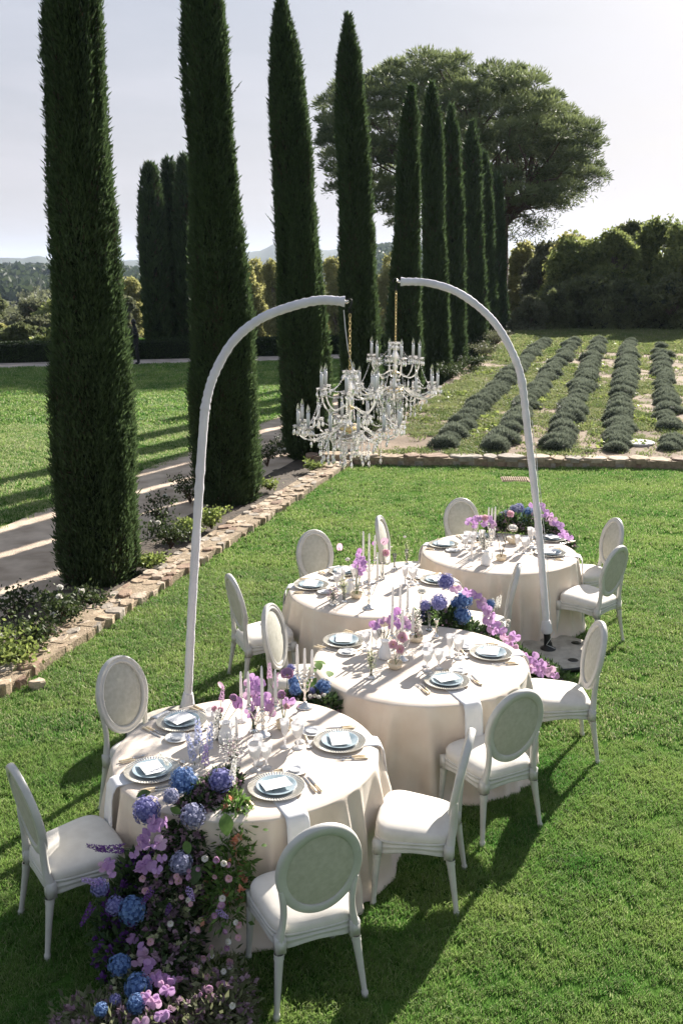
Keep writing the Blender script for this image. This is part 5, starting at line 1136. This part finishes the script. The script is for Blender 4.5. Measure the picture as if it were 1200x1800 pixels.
def anth_mesh(mat):
    g = G(); V = [(0, 0, 0)]; n = 18
    for q in range(n+1):
        a = -PI+TAU*q/n; r_ = .55*(1+.5*math.cos(a))*(1 if abs(a) < 2.6 else .75); V.append((math.sin(a)*r_*.78, math.cos(a)*r_+.1, .12*abs(math.sin(a))+.05*math.cos(a)))
    g.add(V, [[0, q+1, q+2] for q in range(n)], 0, .5); g.tube([(0, -.05, .02), (.0, .12, .22), (.02, .28, .42)], [.035, .045, .02], 6, mi=1); return g.mesh('anthurium', [mat, m_spadix])
AN = {'l': anth_mesh(m_anth), 'p': anth_mesh(m_anthp)}
def leaf_mesh(mat, nm='broad_leaf', k=7):
    g = G(); V = []
    for q in range(k+1):
        s_ = q/k; w = .30*math.sin(PI*min(1, s_*.97+.03))**.8; z = .18*s_-.25*s_*s_; V += [(-w, s_, z+.10*w), (0, s_, z), (w, s_, z+.10*w)]
    g.add(V, [[3*i, 3*i+1, 3*i+4, 3*i+3] for i in range(k)]+[[3*i+1, 3*i+2, 3*i+5, 3*i+4] for i in range(k)], 0, .5); return g.mesh(nm, mat)
LF = leaf_mesh(m_garlite); LF2 = leaf_mesh(m_gar)
CAMV = Vector((0, 0, CAMH))
def face(p, rng, up=.5, j=.35):               # looks partly outwards to the open side, partly up
    return Vector((rng.normal()*j, -.8+rng.normal()*j, up+rng.normal()*j)).normalized()
def put(root, me, name, p, s, d=None, roll=None, rng=RNG, label=None):
    d = d or face(p, rng); e = Vector(d).to_track_quat('Z', 'Y'); o = bpy.data.objects.new(name, me); COL.objects.link(o); o.parent = root
    o.location = Vector(p)-root.location; o.rotation_mode = 'QUATERNION'
    from mathutils import Quaternion
    o.rotation_quaternion = e @ Quaternion((0, 0, 1), rng.random()*TAU if roll is None else roll); o.scale = (s, s, s)
    if label: o['label'] = label
    return o
def foliage(root, spine, n, L=.055, Wd=.026, seed=0, mat=m_gar, blooms=0, bmat=m_muted, name='foliage', down=0.0):
    """leaves and small blooms packed round a spine of (x, y, z, radius)"""
    rng = np.random.default_rng(seed); sp = np.array(spine, float); seg = rng.random(n)*(len(sp)-1); i = seg.astype(int); f = (seg-i)[:, None]; c = sp[i]*(1-f)+sp[np.minimum(i+1, len(sp)-1)]*f
    d = rng.normal(size=(n, 3)); d /= np.linalg.norm(d, axis=1)[:, None]; r_ = c[:, 3]*(1-np.abs(rng.normal(size=n))*.28)
    p = c[:, :3]+d*r_[:, None]; p[:, 2] = np.maximum(p[:, 2], .02)
    g = G(); o_ = np.array(root.location); g.leaves(p-o_, d+rng.normal(size=(n, 3))*.6-np.array([0, 0, down]), L*(.5+rng.random(n)), Wd*(.6+.8*rng.random(n)), rng)
    tag(g.build(name, mat, root, False), kind='stuff')
    if blooms:
        g = G(); k = rng.integers(0, n, blooms)
        for q in k:
            c0 = p[q]-o_+d[q]*.01; m_ = 7; dd = d[q]*.6+rng.normal(size=(m_, 3))*.6; tn = rng.random(); g.leaves(np.tile(c0, (m_, 1)), dd, .028*rng.uniform(.7, 1.4), .022, rng, 0, np.clip(tn+rng.normal(size=m_)*.15, 0, 1))
        tag(g.build('small_blooms', bmat, root, False), kind='stuff')
# the big cascade at the nearest table -------------------------------------
GA, GM = 4.16, .98
def on(u, v, k=0.0): q = PL(u, v, GA-k, GM); return q
gl = empty('flower_cascade', tuple(on(300, 1600)), 0, 'big floral cascade spilling from the front of the nearest table down to the grass', 'floral arrangement')
sp1 = [(-.64, 5.20, .77, .06), (-.74, 5.04, .76, .09), (-.82, 4.93, .66, .12), (-.86, 4.84, .48, .15), (-.92, 4.74, .30, .20), (-.94, 4.55, .14, .20), (-.95, 4.30, .05, .22), (-.95, 4.05, .03, .24)]
foliage(gl, sp1, 15000, .046, .021, 801, m_gar, 2600, m_muted)
foliage(gl, [(-.60, 5.00, .74, .06), (-.56, 4.88, .66, .10), (-.60, 4.78, .48, .12), (-.60, 4.66, .30, .14)], 2000, .05, .018, 802, m_garlite, 60, m_peach)
foliage(gl, sp1[3:], 2400, .045, .022, 803, m_olive, 600, m_wgreen)
foliage(gl, [(-1.08, 4.82, .50, .07), (-1.15, 4.72, .38, .10), (-1.2, 4.6, .26, .11), (-1.1, 4.40, .16, .14)], 1800, .05, .026, 804, m_gar, 220, m_dark)
foliage(gl, [(-1.25, 4.08, .05, .18), (-1.0, 3.95, .06, .22), (-.6, 3.98, .06, .22), (-.62, 4.3, .12, .2)], 4500, .045, .018, 805, m_olive, 500, m_muted)
rg = np.random.default_rng(810)
for u, v, k, s in [(322, 1372, 'b', .082), (388, 1372, 'v', .074), (340, 1434, 'g', .070), (258, 1424, 'v', .080), (318, 1517, 'g', .066), (232, 1600, 'b', .074), (203, 1592, 'v', .050), (211, 1697, 'b', .060), (243, 1735, 'b', .066), (240, 1765, 'b', .050), (176, 1560, 'v', .050), (203, 1757, 'v', .030), (178, 1775, 'b', .035), (300, 1400, 'g', .045)]:
    q = P(u, v, .27) if v > 1640 else (on(u, v, .10) if v > 1400 else P(u, v, .86))
    put(gl, HY[k][rg.integers(2)], 'hydrangea_head', q, s*rg.uniform(.95, 1.05), rng=rg)
for u, v, s in [(272, 1436, .048), (262, 1462, .050), (250, 1484, .058), (272, 1492, .050), (258, 1512, .055), (248, 1530, .048), (280, 1510, .042), (202, 1524, .042), (192, 1540, .034), (288, 1448, .04), (236, 1655, .042), (252, 1668, .045), (262, 1688, .048), (250, 1700, .045), (280, 1705, .050), (272, 1730, .050), (288, 1742, .048), (270, 1758, .05), (282, 1775, .046), (258, 1748, .040), (248, 1792, .042), (300, 1725, .035), (238, 1492, .04)]:
    for _ in range(2): put(gl, OR[rg.integers(3)], 'orchid', P(u+rg.normal()*7, v+rg.normal()*7, .30) if v > 1640 else on(u+rg.normal()*7, v+rg.normal()*7, .13+.04*rg.random()), s*rg.uniform(.62, .88), face(None, rg, .35, .4), PI+rg.normal()*.6, rg)
for u, v, z, s, k, d in [(352, 1335, .78, .26, 'blue', (-.05, .1, 1)), (366, 1330, .78, .22, 'blue', (.1, .05, 1)), (343, 1345, .78, .21, 'blue', (-.2, 0, 1)), (360, 1352, .78, .17, 'lilac', (.1, -.1, 1)), (372, 1310, .78, .24, 'white', (.2, .1, 1)), (300, 1350, .76, .12, 'white', (-.5, 0, .8)), (405, 1390, .78, .20, 'white', (.15, .05, 1))]:
    put(gl, SPK[k], 'flower_spike', P(u, v, z), s, Vector(d), rng=rg)
for u, v, s, k, d in [(232, 1492, .19, 'purple', (-1, -.2, .12)), (195, 1495, .14, 'purple', (-.8, -.3, .4)), (195, 1555, .16, 'lilac', (-.9, -.3, .4)), (185, 1560, .14, 'lilac', (-.6, -.4, .6)), (170, 1580, .15, 'purple', (-.4, -.4, -.6)), (330, 1560, .14, 'lilac', (.3, -.8, .1)), (380, 1600, .13, 'lilac', (.5, -.7, .2)), (300, 1590, .12, 'purple', (0, -.9, .2)), (270, 1560, .14, 'purple', (-.2, -.9, 0))]:
    put(gl, SPK[k], 'flower_spike', on(u, v, .10), s, Vector(d), rng=rg)
for k in range(46):
    u = rg.uniform(250, 420); v = rg.uniform(1500, 1790); put(gl, [PO, PP, PP, PO, PW][rg.integers(5)], 'small_bloom', P(u, v, .27) if v > 1660 else on(u, v, .10+.06*rg.random()), rg.uniform(.014, .024), rng=rg)
for u, v, s in [(424, 1428, .022), (418, 1444, .020), (430, 1440, .018), (438, 1420, .016), (425, 1410, .018)]: put(gl, PM, 'peach_bloom', P(u, v, .72), s, rng=rg)
for u, v, s, r_ in [(396, 1430, .13, 3.3), (348, 1520, .11, 3.0), (326, 1478, .08, 3.5), (265, 1392, .08, 1.9), (300, 1420, .07, 4.2)]: put(gl, LF if r_ > 3.2 else LF2, 'broad_leaf', on(u, v, .09), s, Vector((0, -.5, .8)), r_, rg)
for q in range(26):
    u, v = rg.uniform(415, 462), rg.uniform(1405, 1490); put(gl, LF, 'broad_leaf', P(u, v, rg.uniform(.55, .72)), rg.uniform(.03, .05), Vector((.3, -.4, .8)), rg.random()*6, rg)

def garland(name, label, spine, nf, hyds, orcs, seed, blooms=120, extra=None, os_=.045):
    q = Vector(spine[len(spine)//2][:3]); root = empty(name, tuple(q), 0, label, 'floral arrangement', 'flower garlands between the tables'); rg = np.random.default_rng(seed)
    foliage(root, spine, nf, .05, .024, seed, m_gar, blooms, m_muted)
    for p, k, s in hyds: put(root, HY[k][rg.integers(2)], 'hydrangea_head', p, s, rng=rg)
    for p in orcs: put(root, OR[rg.integers(3)], 'orchid', p, os_*rg.uniform(.9, 1.15), face(None, rg, .4, .3), PI+rg.normal()*.5, rg)
    if extra: extra(root, rg)
    return root
def Q(u, v, Yp): return PY(u, v, Yp)
sp2 = [(.66, 8.02, .70, .10), (.86, 8.02, .72, .15), (.97, 8.05, .62, .17), (1.10, 8.05, .50, .19), (1.28, 8.05, .42, .17), (1.48, 8.10, .32, .15), (1.68, 8.15, .20, .14), (1.90, 8.20, .10, .12)]
h2_ = [(Q(783, 1022, 8.0), 'v', .075), (Q(772, 1058, 7.98), 'v', .075), (Q(815, 1055, 8.0), 'b', .080), (Q(812, 1082, 7.95), 'b', .078), (Q(861, 1062, 8.05), 'b', .045), (Q(746, 1065, 8.0), 'v', .055), (Q(745, 1085, 8.0), 'v', .05), (Q(800, 1060, 8.05), 'b', .05)]
o2 = [Q(u, v, 7.95) for u, v in [(800, 1035), (822, 1040), (836, 1046), (845, 1058), (855, 1072), (862, 1080), (858, 1090), (870, 1098), (866, 1106), (880, 1108), (846, 1064), (895, 1126), (900, 1136), (910, 1146), (918, 1152), (926, 1158), (936, 1156), (944, 1164), (930, 1168), (950, 1170), (958, 1176), (966, 1180), (975, 1186), (920, 1165), (938, 1176), (905, 1118), (950, 1182), (888, 1120)]]
def ex2(root, rg):
    for u, v in [(880, 1095), (890, 1100), (907, 1128), (893, 1092), (800, 1050), (870, 1092), (915, 1190), (925, 1188)]: put(root, PW, 'small_bloom', Q(u, v, 8.02), .020, rng=rg)
    foliage(root, [(1.05, 8.1, .3, .18), (1.05, 8.1, .06, .22), (1.3, 8.1, .12, .2), (1.6, 8.12, .06, .14)], 2600, .055, .024, 831, m_gar, 60, m_wgreen)
    for k in range(7): put(root, SPK['white'], 'flower_spike', Q(845+k*5, 1090-k*3, 8.1), .14, Vector((rg.normal()*.4+.2, 0, 1)), rng=rg)
garland('flower_garland', 'blue hydrangea and lilac orchid garland trailing behind the middle table to the concrete base', sp2, 6500, h2_, o2, 821, 200, ex2, .050)
sp3 = [(-.36, 6.50, .66, .09), (-.22, 6.50, .66, .12), (-.10, 6.50, .62, .11), (-.10, 6.45, .40, .10)]
def ex3(root, rg):
    for u, v, r_, d in [(545, 1173, 1.2, (.1, .1, .9)), (572, 1168, -.5, (.1, 0, 1)), (562, 1178, .2, (0, -.3, 1)), (578, 1190, -1.2, (.2, -.1, .9)), (556, 1192, 2.4, (0, -.5, .7))]: put(root, LF, 'broad_leaf', P(u, v, .84), .10, Vector(d), r_, rg)
    for u, v in [(553, 1222), (560, 1226), (570, 1223), (545, 1224), (500, 1232)]: put(root, PW, 'small_bloom', P(u, v, .76), .017, rng=rg)
garland('flower_garland', 'small blue hydrangea cluster with bright green leaves between nearest and middle tables', sp3, 1500, [(P(517, 1198, .80), 'b', .050), (P(519, 1212, .78), 'b', .048), (P(568, 1207, .78), 'b', .058), (P(511, 1175, .82), 'v', .035), (P(548, 1215, .76), 'v', .03)], [P(507, 1232, .77)], 840, 40, ex3)
sp4 = [(1.66, 10.90, .84, .07), (1.85, 10.95, .85, .10), (2.10, 10.92, .84, .11), (2.30, 10.84, .80, .10), (2.45, 10.74, .74, .08), (2.56, 10.66, .66, .05)]
h4 = [(P(905, 898, .95), 'g', .080), (P(928, 904, .90), 'b', .085), (P(893, 905, .92), 'g', .070), (P(882, 908, .90), 'g', .06), (P(918, 915, .82), 'b', .055), (P(940, 900, .92), 'v', .06), (P(912, 893, .97), 'v', .06)]
o4 = [P(u, v, .90) for u, v in [(935, 888), (952, 890), (958, 898), (965, 905), (972, 912), (976, 920), (970, 918), (962, 912), (948, 886), (956, 906), (984, 925), (992, 940), (1000, 945), (986, 938)]]
garland('flower_garland', 'flower garland of dusty blue hydrangea and orchids along the rear rim of the farthest table', sp4, 2600, h4, o4, 850, 160, None, .045)

# bowls and bud vases with stems ------------------------------------------
def stems_vessel(kind, u, v, label, items, seed, s=1.0, cat='vase', name=None, mat=None):
    """items: (mesh, part name, (u, v) of the bloom, size, direction)"""
    q = P(u, v, ZT); rg = np.random.default_rng(seed); prof = BOWLP if kind == 'bowl' else VASEP[kind]; name = name or ('flower_bowl' if kind == 'bowl' else 'bud_vase')
    root = empty(name, tuple(q), 0, label, cat, 'little vessels with stems on the tables'); mt = mat or (m_cream if kind == 'bowl' else m_clear)
    G().lathe([(a*s, b*s) for a, b in prof], 24).build('bowl' if kind == 'bowl' else 'vase', mt, root)
    g = G()
    for me, nm, (bu, bv), sz, d in items:
        yy = q.y+rg.uniform(-.02, .02); t = PY(bu, bv, yy)-q; m_ = Vector((t.x*.35+rg.normal()*.008, rg.normal()*.008, t.z*.5)); g.tube([(rg.normal()*.008, rg.normal()*.008, .012), tuple(m_), tuple(t)], [.0022, .0020, .0016], 5)
        put(root, me, nm, t+q, sz, Vector(d), rng=rg) if nm not in ('anthurium',) else put(root, me, nm, t+q, sz, Vector(d), rg.normal()*.4, rg)
    if items: g.build('stems', m_stem, root)
    return root, q
def sprig(root, q, n, h, spread, mat, seed, sz=.014, nm='sprig'):
    rg = np.random.default_rng(seed); g = G()
    for k in range(9):
        a = rg.random()*TAU; e = np.array([math.cos(a)*spread*rg.random(), math.sin(a)*spread*rg.random(), h*rg.uniform(.6, 1.05)]); g.tube([(0, 0, .02), tuple(e*[.4, .4, .55]), tuple(e)], .0010, 4, False, 1)
        m_ = n//9; f = rg.uniform(.45, 1, m_)[:, None]; g.leaves(e*f+rg.normal(size=(m_, 3))*spread*.22, rg.normal(size=(m_, 3))+[0, 0, .4], sz, sz*.7, rg)
    tag(g.build(nm, [mat, m_stem], root, False), kind='stuff')
up = (0, -.5, .8)
stems_vessel('bowl', 500, 1281, 'cream bowl with tall pink blooms, nearest table', [(PP, 'pale_pink_bloom', (505, 1188), .052, (0, -.4, .9)), (PP, 'pale_pink_bloom', (496, 1222), .034, (-.3, -.6, .6)), (PO, 'pink_poppy', (503, 1243), .026, (.3, -.5, .7)), (SPK['pink'], 'flower_spike', (474, 1200), .14, (0, 0, 1)), (SPK['pink'], 'flower_spike', (482, 1215), .13, (.2, 0, 1))], 860)
r_, q = stems_vessel('bud', 446, 1285, 'bud vase full of lilac orchid sprays between the candles, nearest table', [(OR[k % 3], 'orchid', uv, .046, (rgx, -.7, .5)) for k, (uv, rgx) in enumerate([((445, 1196), -.3), ((450, 1212), .1), ((440, 1222), -.2), ((455, 1228), .3), ((446, 1240), 0), ((437, 1206), -.4), ((456, 1205), .2), ((468, 1240), .2), ((474, 1250), .3), ((466, 1228), 0), ((442, 1252), -.2), ((478, 1238), .3)])], 861)
r_, q = stems_vessel('tall', 385, 1300, 'slim vase with lilac anthurium and pink rosebuds, nearest table', [(AN['l'], 'anthurium', (418, 1243), .075, (.3, -.7, .5)), (PP, 'pale_pink_bloom', (410, 1228), .030, (.2, -.6, .7)), (PO, 'pink_poppy', (378, 1246), .024, (-.3, -.6, .6)), (PO, 'pink_poppy', (388, 1248), .022, (.2, -.6, .6)), (PO, 'pink_poppy', (386, 1285), .024, (0, -.7, .5)), (SPK['pink'], 'flower_spike', (388, 1240), .14, (.15, 0, 1)), (AN['p'], 'anthurium', (391, 1209), .05, (.8, -.3, .6))], 862)
jug(397, 1305, .95, 1.0, 'white ceramic jug among the flowers of the nearest table'); jug(676, 1157, 1.0, 1.2, 'white ceramic jug behind the clear sprig vase, middle table'); jug(853, 993, 1.0, -.2, 'white ceramic jug with blossom twigs at the front of the farthest table'); jug(615, 1043, .9, 2.0, 'white ceramic jug behind the candles, rear left table')
r_, q = stems_vessel('tall', 412, 1375, 'clear vase with airy white sprigs beside the violet hydrangea, nearest table', [], 863); sprig(r_, q, 260, .30, .09, m_wpet, 1); sprig(r_, q, 120, .26, .09, m_muted, 2)
r_, q = stems_vessel('bud', 652, 1192, 'clear footed bud vase with green-white sprig, middle table', [(AN['l'], 'anthurium', (655, 1101), .05, (-.3, -.6, .6))], 864); sprig(r_, q, 220, .24, .045, m_wgreen, 3, .012)
stems_vessel('bowl', 694, 1175, 'cream bowl with three pink poppies, middle table', [(PO, 'pink_poppy', (706, 1121), .046, (.2, -.75, .5)), (PO, 'pink_poppy', (691, 1133), .040, (-.2, -.8, .4)), (PO, 'pink_poppy', (702, 1141), .038, (.1, -.6, .2))], 865, 1.0)
r_, q = stems_vessel('bud', 672, 1142, 'bud vase with arching lilac orchid sprays, middle table', [(OR[k % 3], 'orchid', uv, .040, (rgx, -.7, .5)) for k, (uv, rgx) in enumerate([((658, 1100), -.4), ((666, 1097), -.2), ((676, 1092), 0), ((689, 1088), .1), ((698, 1095), .3), ((712, 1092), .4), ((694, 1082), 0), ((704, 1102), .1), ((685, 1098), 0), ((716, 1098), .4)])]+[(AN['l'], 'anthurium', (701, 1078), .06, (0, -.8, .5))], 866)
r_, q = stems_vessel('bowl', 731, 1128, 'cream bowl with pale blossom stems, middle table', [(PW, 'white_bloom', (741, 1042), .040, (0, -.3, .9)), (PW, 'white_bloom', (738, 1112), .022, (0, -.5, .8))], 867); sprig(r_, q, 260, .27, .07, m_wpet, 4, .016); sprig(r_, q, 80, .22, .06, m_rosep, 5, .014)
stems_vessel('bud', 754, 1108, 'clear bud vase carrying a blue hydrangea left stem, back of the middle table', [(HY['v'][0], 'hydrangea_head', (750, 1066), .030, (0, 0, 1))], 868)
r_, q = stems_vessel('bud', 766, 1120, 'silver-footed bud vase with a blue hydrangea, back of the middle table', [(HY['v'][1], 'hydrangea_head', (770, 1062), .055, (0, -.3, 1))], 869, mat=m_silver); sprig(r_, q, 120, .26, .07, m_garlite, 6)
r_, q = stems_vessel('pear', 586, 1063, 'round-bellied clear vase with small dark sprigs, rear left table', [], 870); sprig(r_, q, 130, .16, .06, m_muted, 7); sprig(r_, q, 90, .15, .06, m_gar, 8)
r_, q = stems_vessel('bud', 604, 1058, 'clear bud vase with airy green sprigs, rear left table', [(AN['p'], 'anthurium', (597, 966), .062, (-.3, -.8, .3))], 871); sprig(r_, q, 230, .26, .06, m_wgreen, 9, .013)
stems_vessel('bowl', 626, 1051, 'cream bowl holding lilac blooms, rear left table', [(OR[k % 2], 'orchid', uv, .042, (rgx, -.8, .4)) for k, (uv, rgx) in enumerate([((629, 980), -.2), ((638, 985), .1), ((626, 992), -.2), ((634, 998), .2), ((640, 992), .3), ((636, 1005), 0)])]+[(AN['l'], 'anthurium', (631, 972), .05, (0, -.8, .4)), (PW, 'white_bloom', (611, 985), .026, (-.2, -.3, .9))], 872)
stems_vessel('tall', 672, 1018, 'vase with pink anthurium and a pink poppy, rear left table', [(PO, 'pink_poppy', (677, 972), .044, (.2, -.8, .4)), (AN['p'], 'anthurium', (672, 955), .075, (.1, -.8, .5)), (AN['l'], 'anthurium', (657, 958), .045, (-.1, -.7, .5))], 873)
r_, q = stems_vessel('bud', 693, 1000, 'small bud vase with green sprig behind the candles, rear left table', [(PW, 'white_bloom', (688, 962), .014, (0, 0, 1))], 874); sprig(r_, q, 90, .2, .03, m_garlite, 10)
r_, q = stems_vessel('bud', 714, 992, 'small bud vase with cream umbel flowers at the back, rear left table', [(PW, 'white_bloom', (711, 945), .020, (0, -.3, 1))], 875); sprig(r_, q, 110, .24, .05, m_wgreen, 11)
r_, q = stems_vessel('tall', 850, 972, 'vase with pink and lilac blooms behind the jug, farthest table', [(OR[k % 3], 'orchid', uv, .048, (rgx, -.7, .5)) for k, (uv, rgx) in enumerate([((824, 917), -.4), ((833, 922), -.2), ((842, 912), 0), ((850, 920), .1), ((862, 914), .3), ((866, 924), .4), ((838, 912), -.1)])]+[(PO, 'pink_poppy', (852, 911), .04, (0, -.8, .4))], 876); sprig(r_, q, 260, .20, .10, m_wpet, 12, .018)
r_, q = stems_vessel('bowl', 880, 985, 'cream bowl with a bare forked branch and pink bloom, farthest table', [(PO, 'pink_poppy', (896, 904), .042, (0, -.8, .4))], 877)
g = G()
for pts in ([(880, 980), (888, 955), (893, 930), (896, 905)], [(888, 955), (880, 935), (870, 925)], [(880, 980), (876, 950), (868, 930)], [(893, 930), (886, 905), (872, 880)], [(895, 915), (890, 885)]):
    g.tube([PY(a, b, q.y)-q+Vector((0, .01*i, 0)) for i, (a, b) in enumerate(pts)], [.004, .003, .0025, .002][:len(pts)], 5)
g.build('branch', m_twig, r_)
stems_vessel('bowl', 902, 955, 'large cream bowl with round white bloom, back of the farthest table', [(PW, 'white_bloom', (900, 932), .065, (0, -.4, 1)), (PW, 'white_bloom', (893, 950), .05, (0, -.4, 1))], 878, 1.3)

# ------------------------------------------------------------------ person by the hedge
def person():
    q = P(229, 646, 0); q = Vector((q.x, q.y, 0)); q = P(241, 641, .02); root = empty('person', (q.x, q.y, .02), .0, 'person in black clothes standing by the hedge beside the first cypress', 'person')
    J = [(0, 0, .92), (.02, 0, 1.15), (.0, 0, 1.38), (-.03, 0, 1.50), (-.06, 0, 1.60), (-.09, 0, 1.70),          # pelvis, waist, chest, neck, head
         (.0, .17, 1.40), (-.06, .20, 1.18), (-.26, .12, 1.12), (-.34, .08, 1.12), (.02, -.17, 1.40), (-.02, -.22, 1.16), (-.20, -.16, 1.02), (-.27, -.12, 1.0),
         (.0, .10, .86), (-.02, .11, .48), (.04, .11, .09), (-.10, .11, .04), (.0, -.10, .86), (.06, -.11, .48), (.12, -.11, .09), (-.02, -.11, .04)]
    E = [(0, 1), (1, 2), (2, 3), (3, 4), (4, 5), (2, 6), (6, 7), (7, 8), (8, 9), (2, 10), (10, 11), (11, 12), (12, 13), (0, 14), (14, 15), (15, 16), (16, 17), (0, 18), (18, 19), (19, 20), (20, 21)]
    rad = [.14, .12, .14, .055, .09, .075, .06, .045, .035, .035, .06, .045, .035, .035, .09, .06, .045, .035, .09, .06, .045, .035]
    me = bpy.data.meshes.new('body'); me.from_pydata(J, E, []); me.update(); o = place('body', me, root); me.materials.append(m_cloth_black); me.materials.append(m_skin)
    md = o.modifiers.new('skin', 'SKIN'); 
    for i, sv_ in enumerate(me.skin_vertices[0].data if me.skin_vertices else []): sv_.radius = (rad[i], rad[i])
    if not me.skin_vertices: pass
    md2 = o.modifiers.new('smooth', 'SUBSURF'); md2.levels = 1; md2.render_levels = 1
    for c_, r2, nm, mt in (((-.115, 0, 1.655), .062, 'face', m_skin), ((-.35, .08, 1.12), .04, 'hand', m_skin), ((-.29, -.12, 1.0), .04, 'hand', m_skin), ((-.06, 0, 1.70), .10, 'hair', m_black)):
        G().lathe([(max(.001, math.sin(a)*r2), -math.cos(a)*r2*1.15) for a in np.linspace(0, PI, 9)], 12, c_).build(nm, mt, root)
person()

# ------------------------------------------------------------------ air
hm = bpy.data.materials.new('air'); hm.use_nodes = True; t = hm.node_tree; t.nodes.clear(); o_ = N(t, 'ShaderNodeOutputMaterial'); v_ = N(t, 'ShaderNodeVolumePrincipled')
v_.inputs['Color'].default_value = (.62, .78, 1.0, 1); v_.inputs['Density'].default_value = HAZE; v_.inputs['Anisotropy'].default_value = .3; t.links.new(v_.outputs[0], o_.inputs['Volume'])
g = G(); g.box((0, 0, 55), (12400, 12400, 140)); hz = g.build('haze', hm, None, False); tag(hz, 'pale bluish air over the whole valley', None, None, 'stuff')
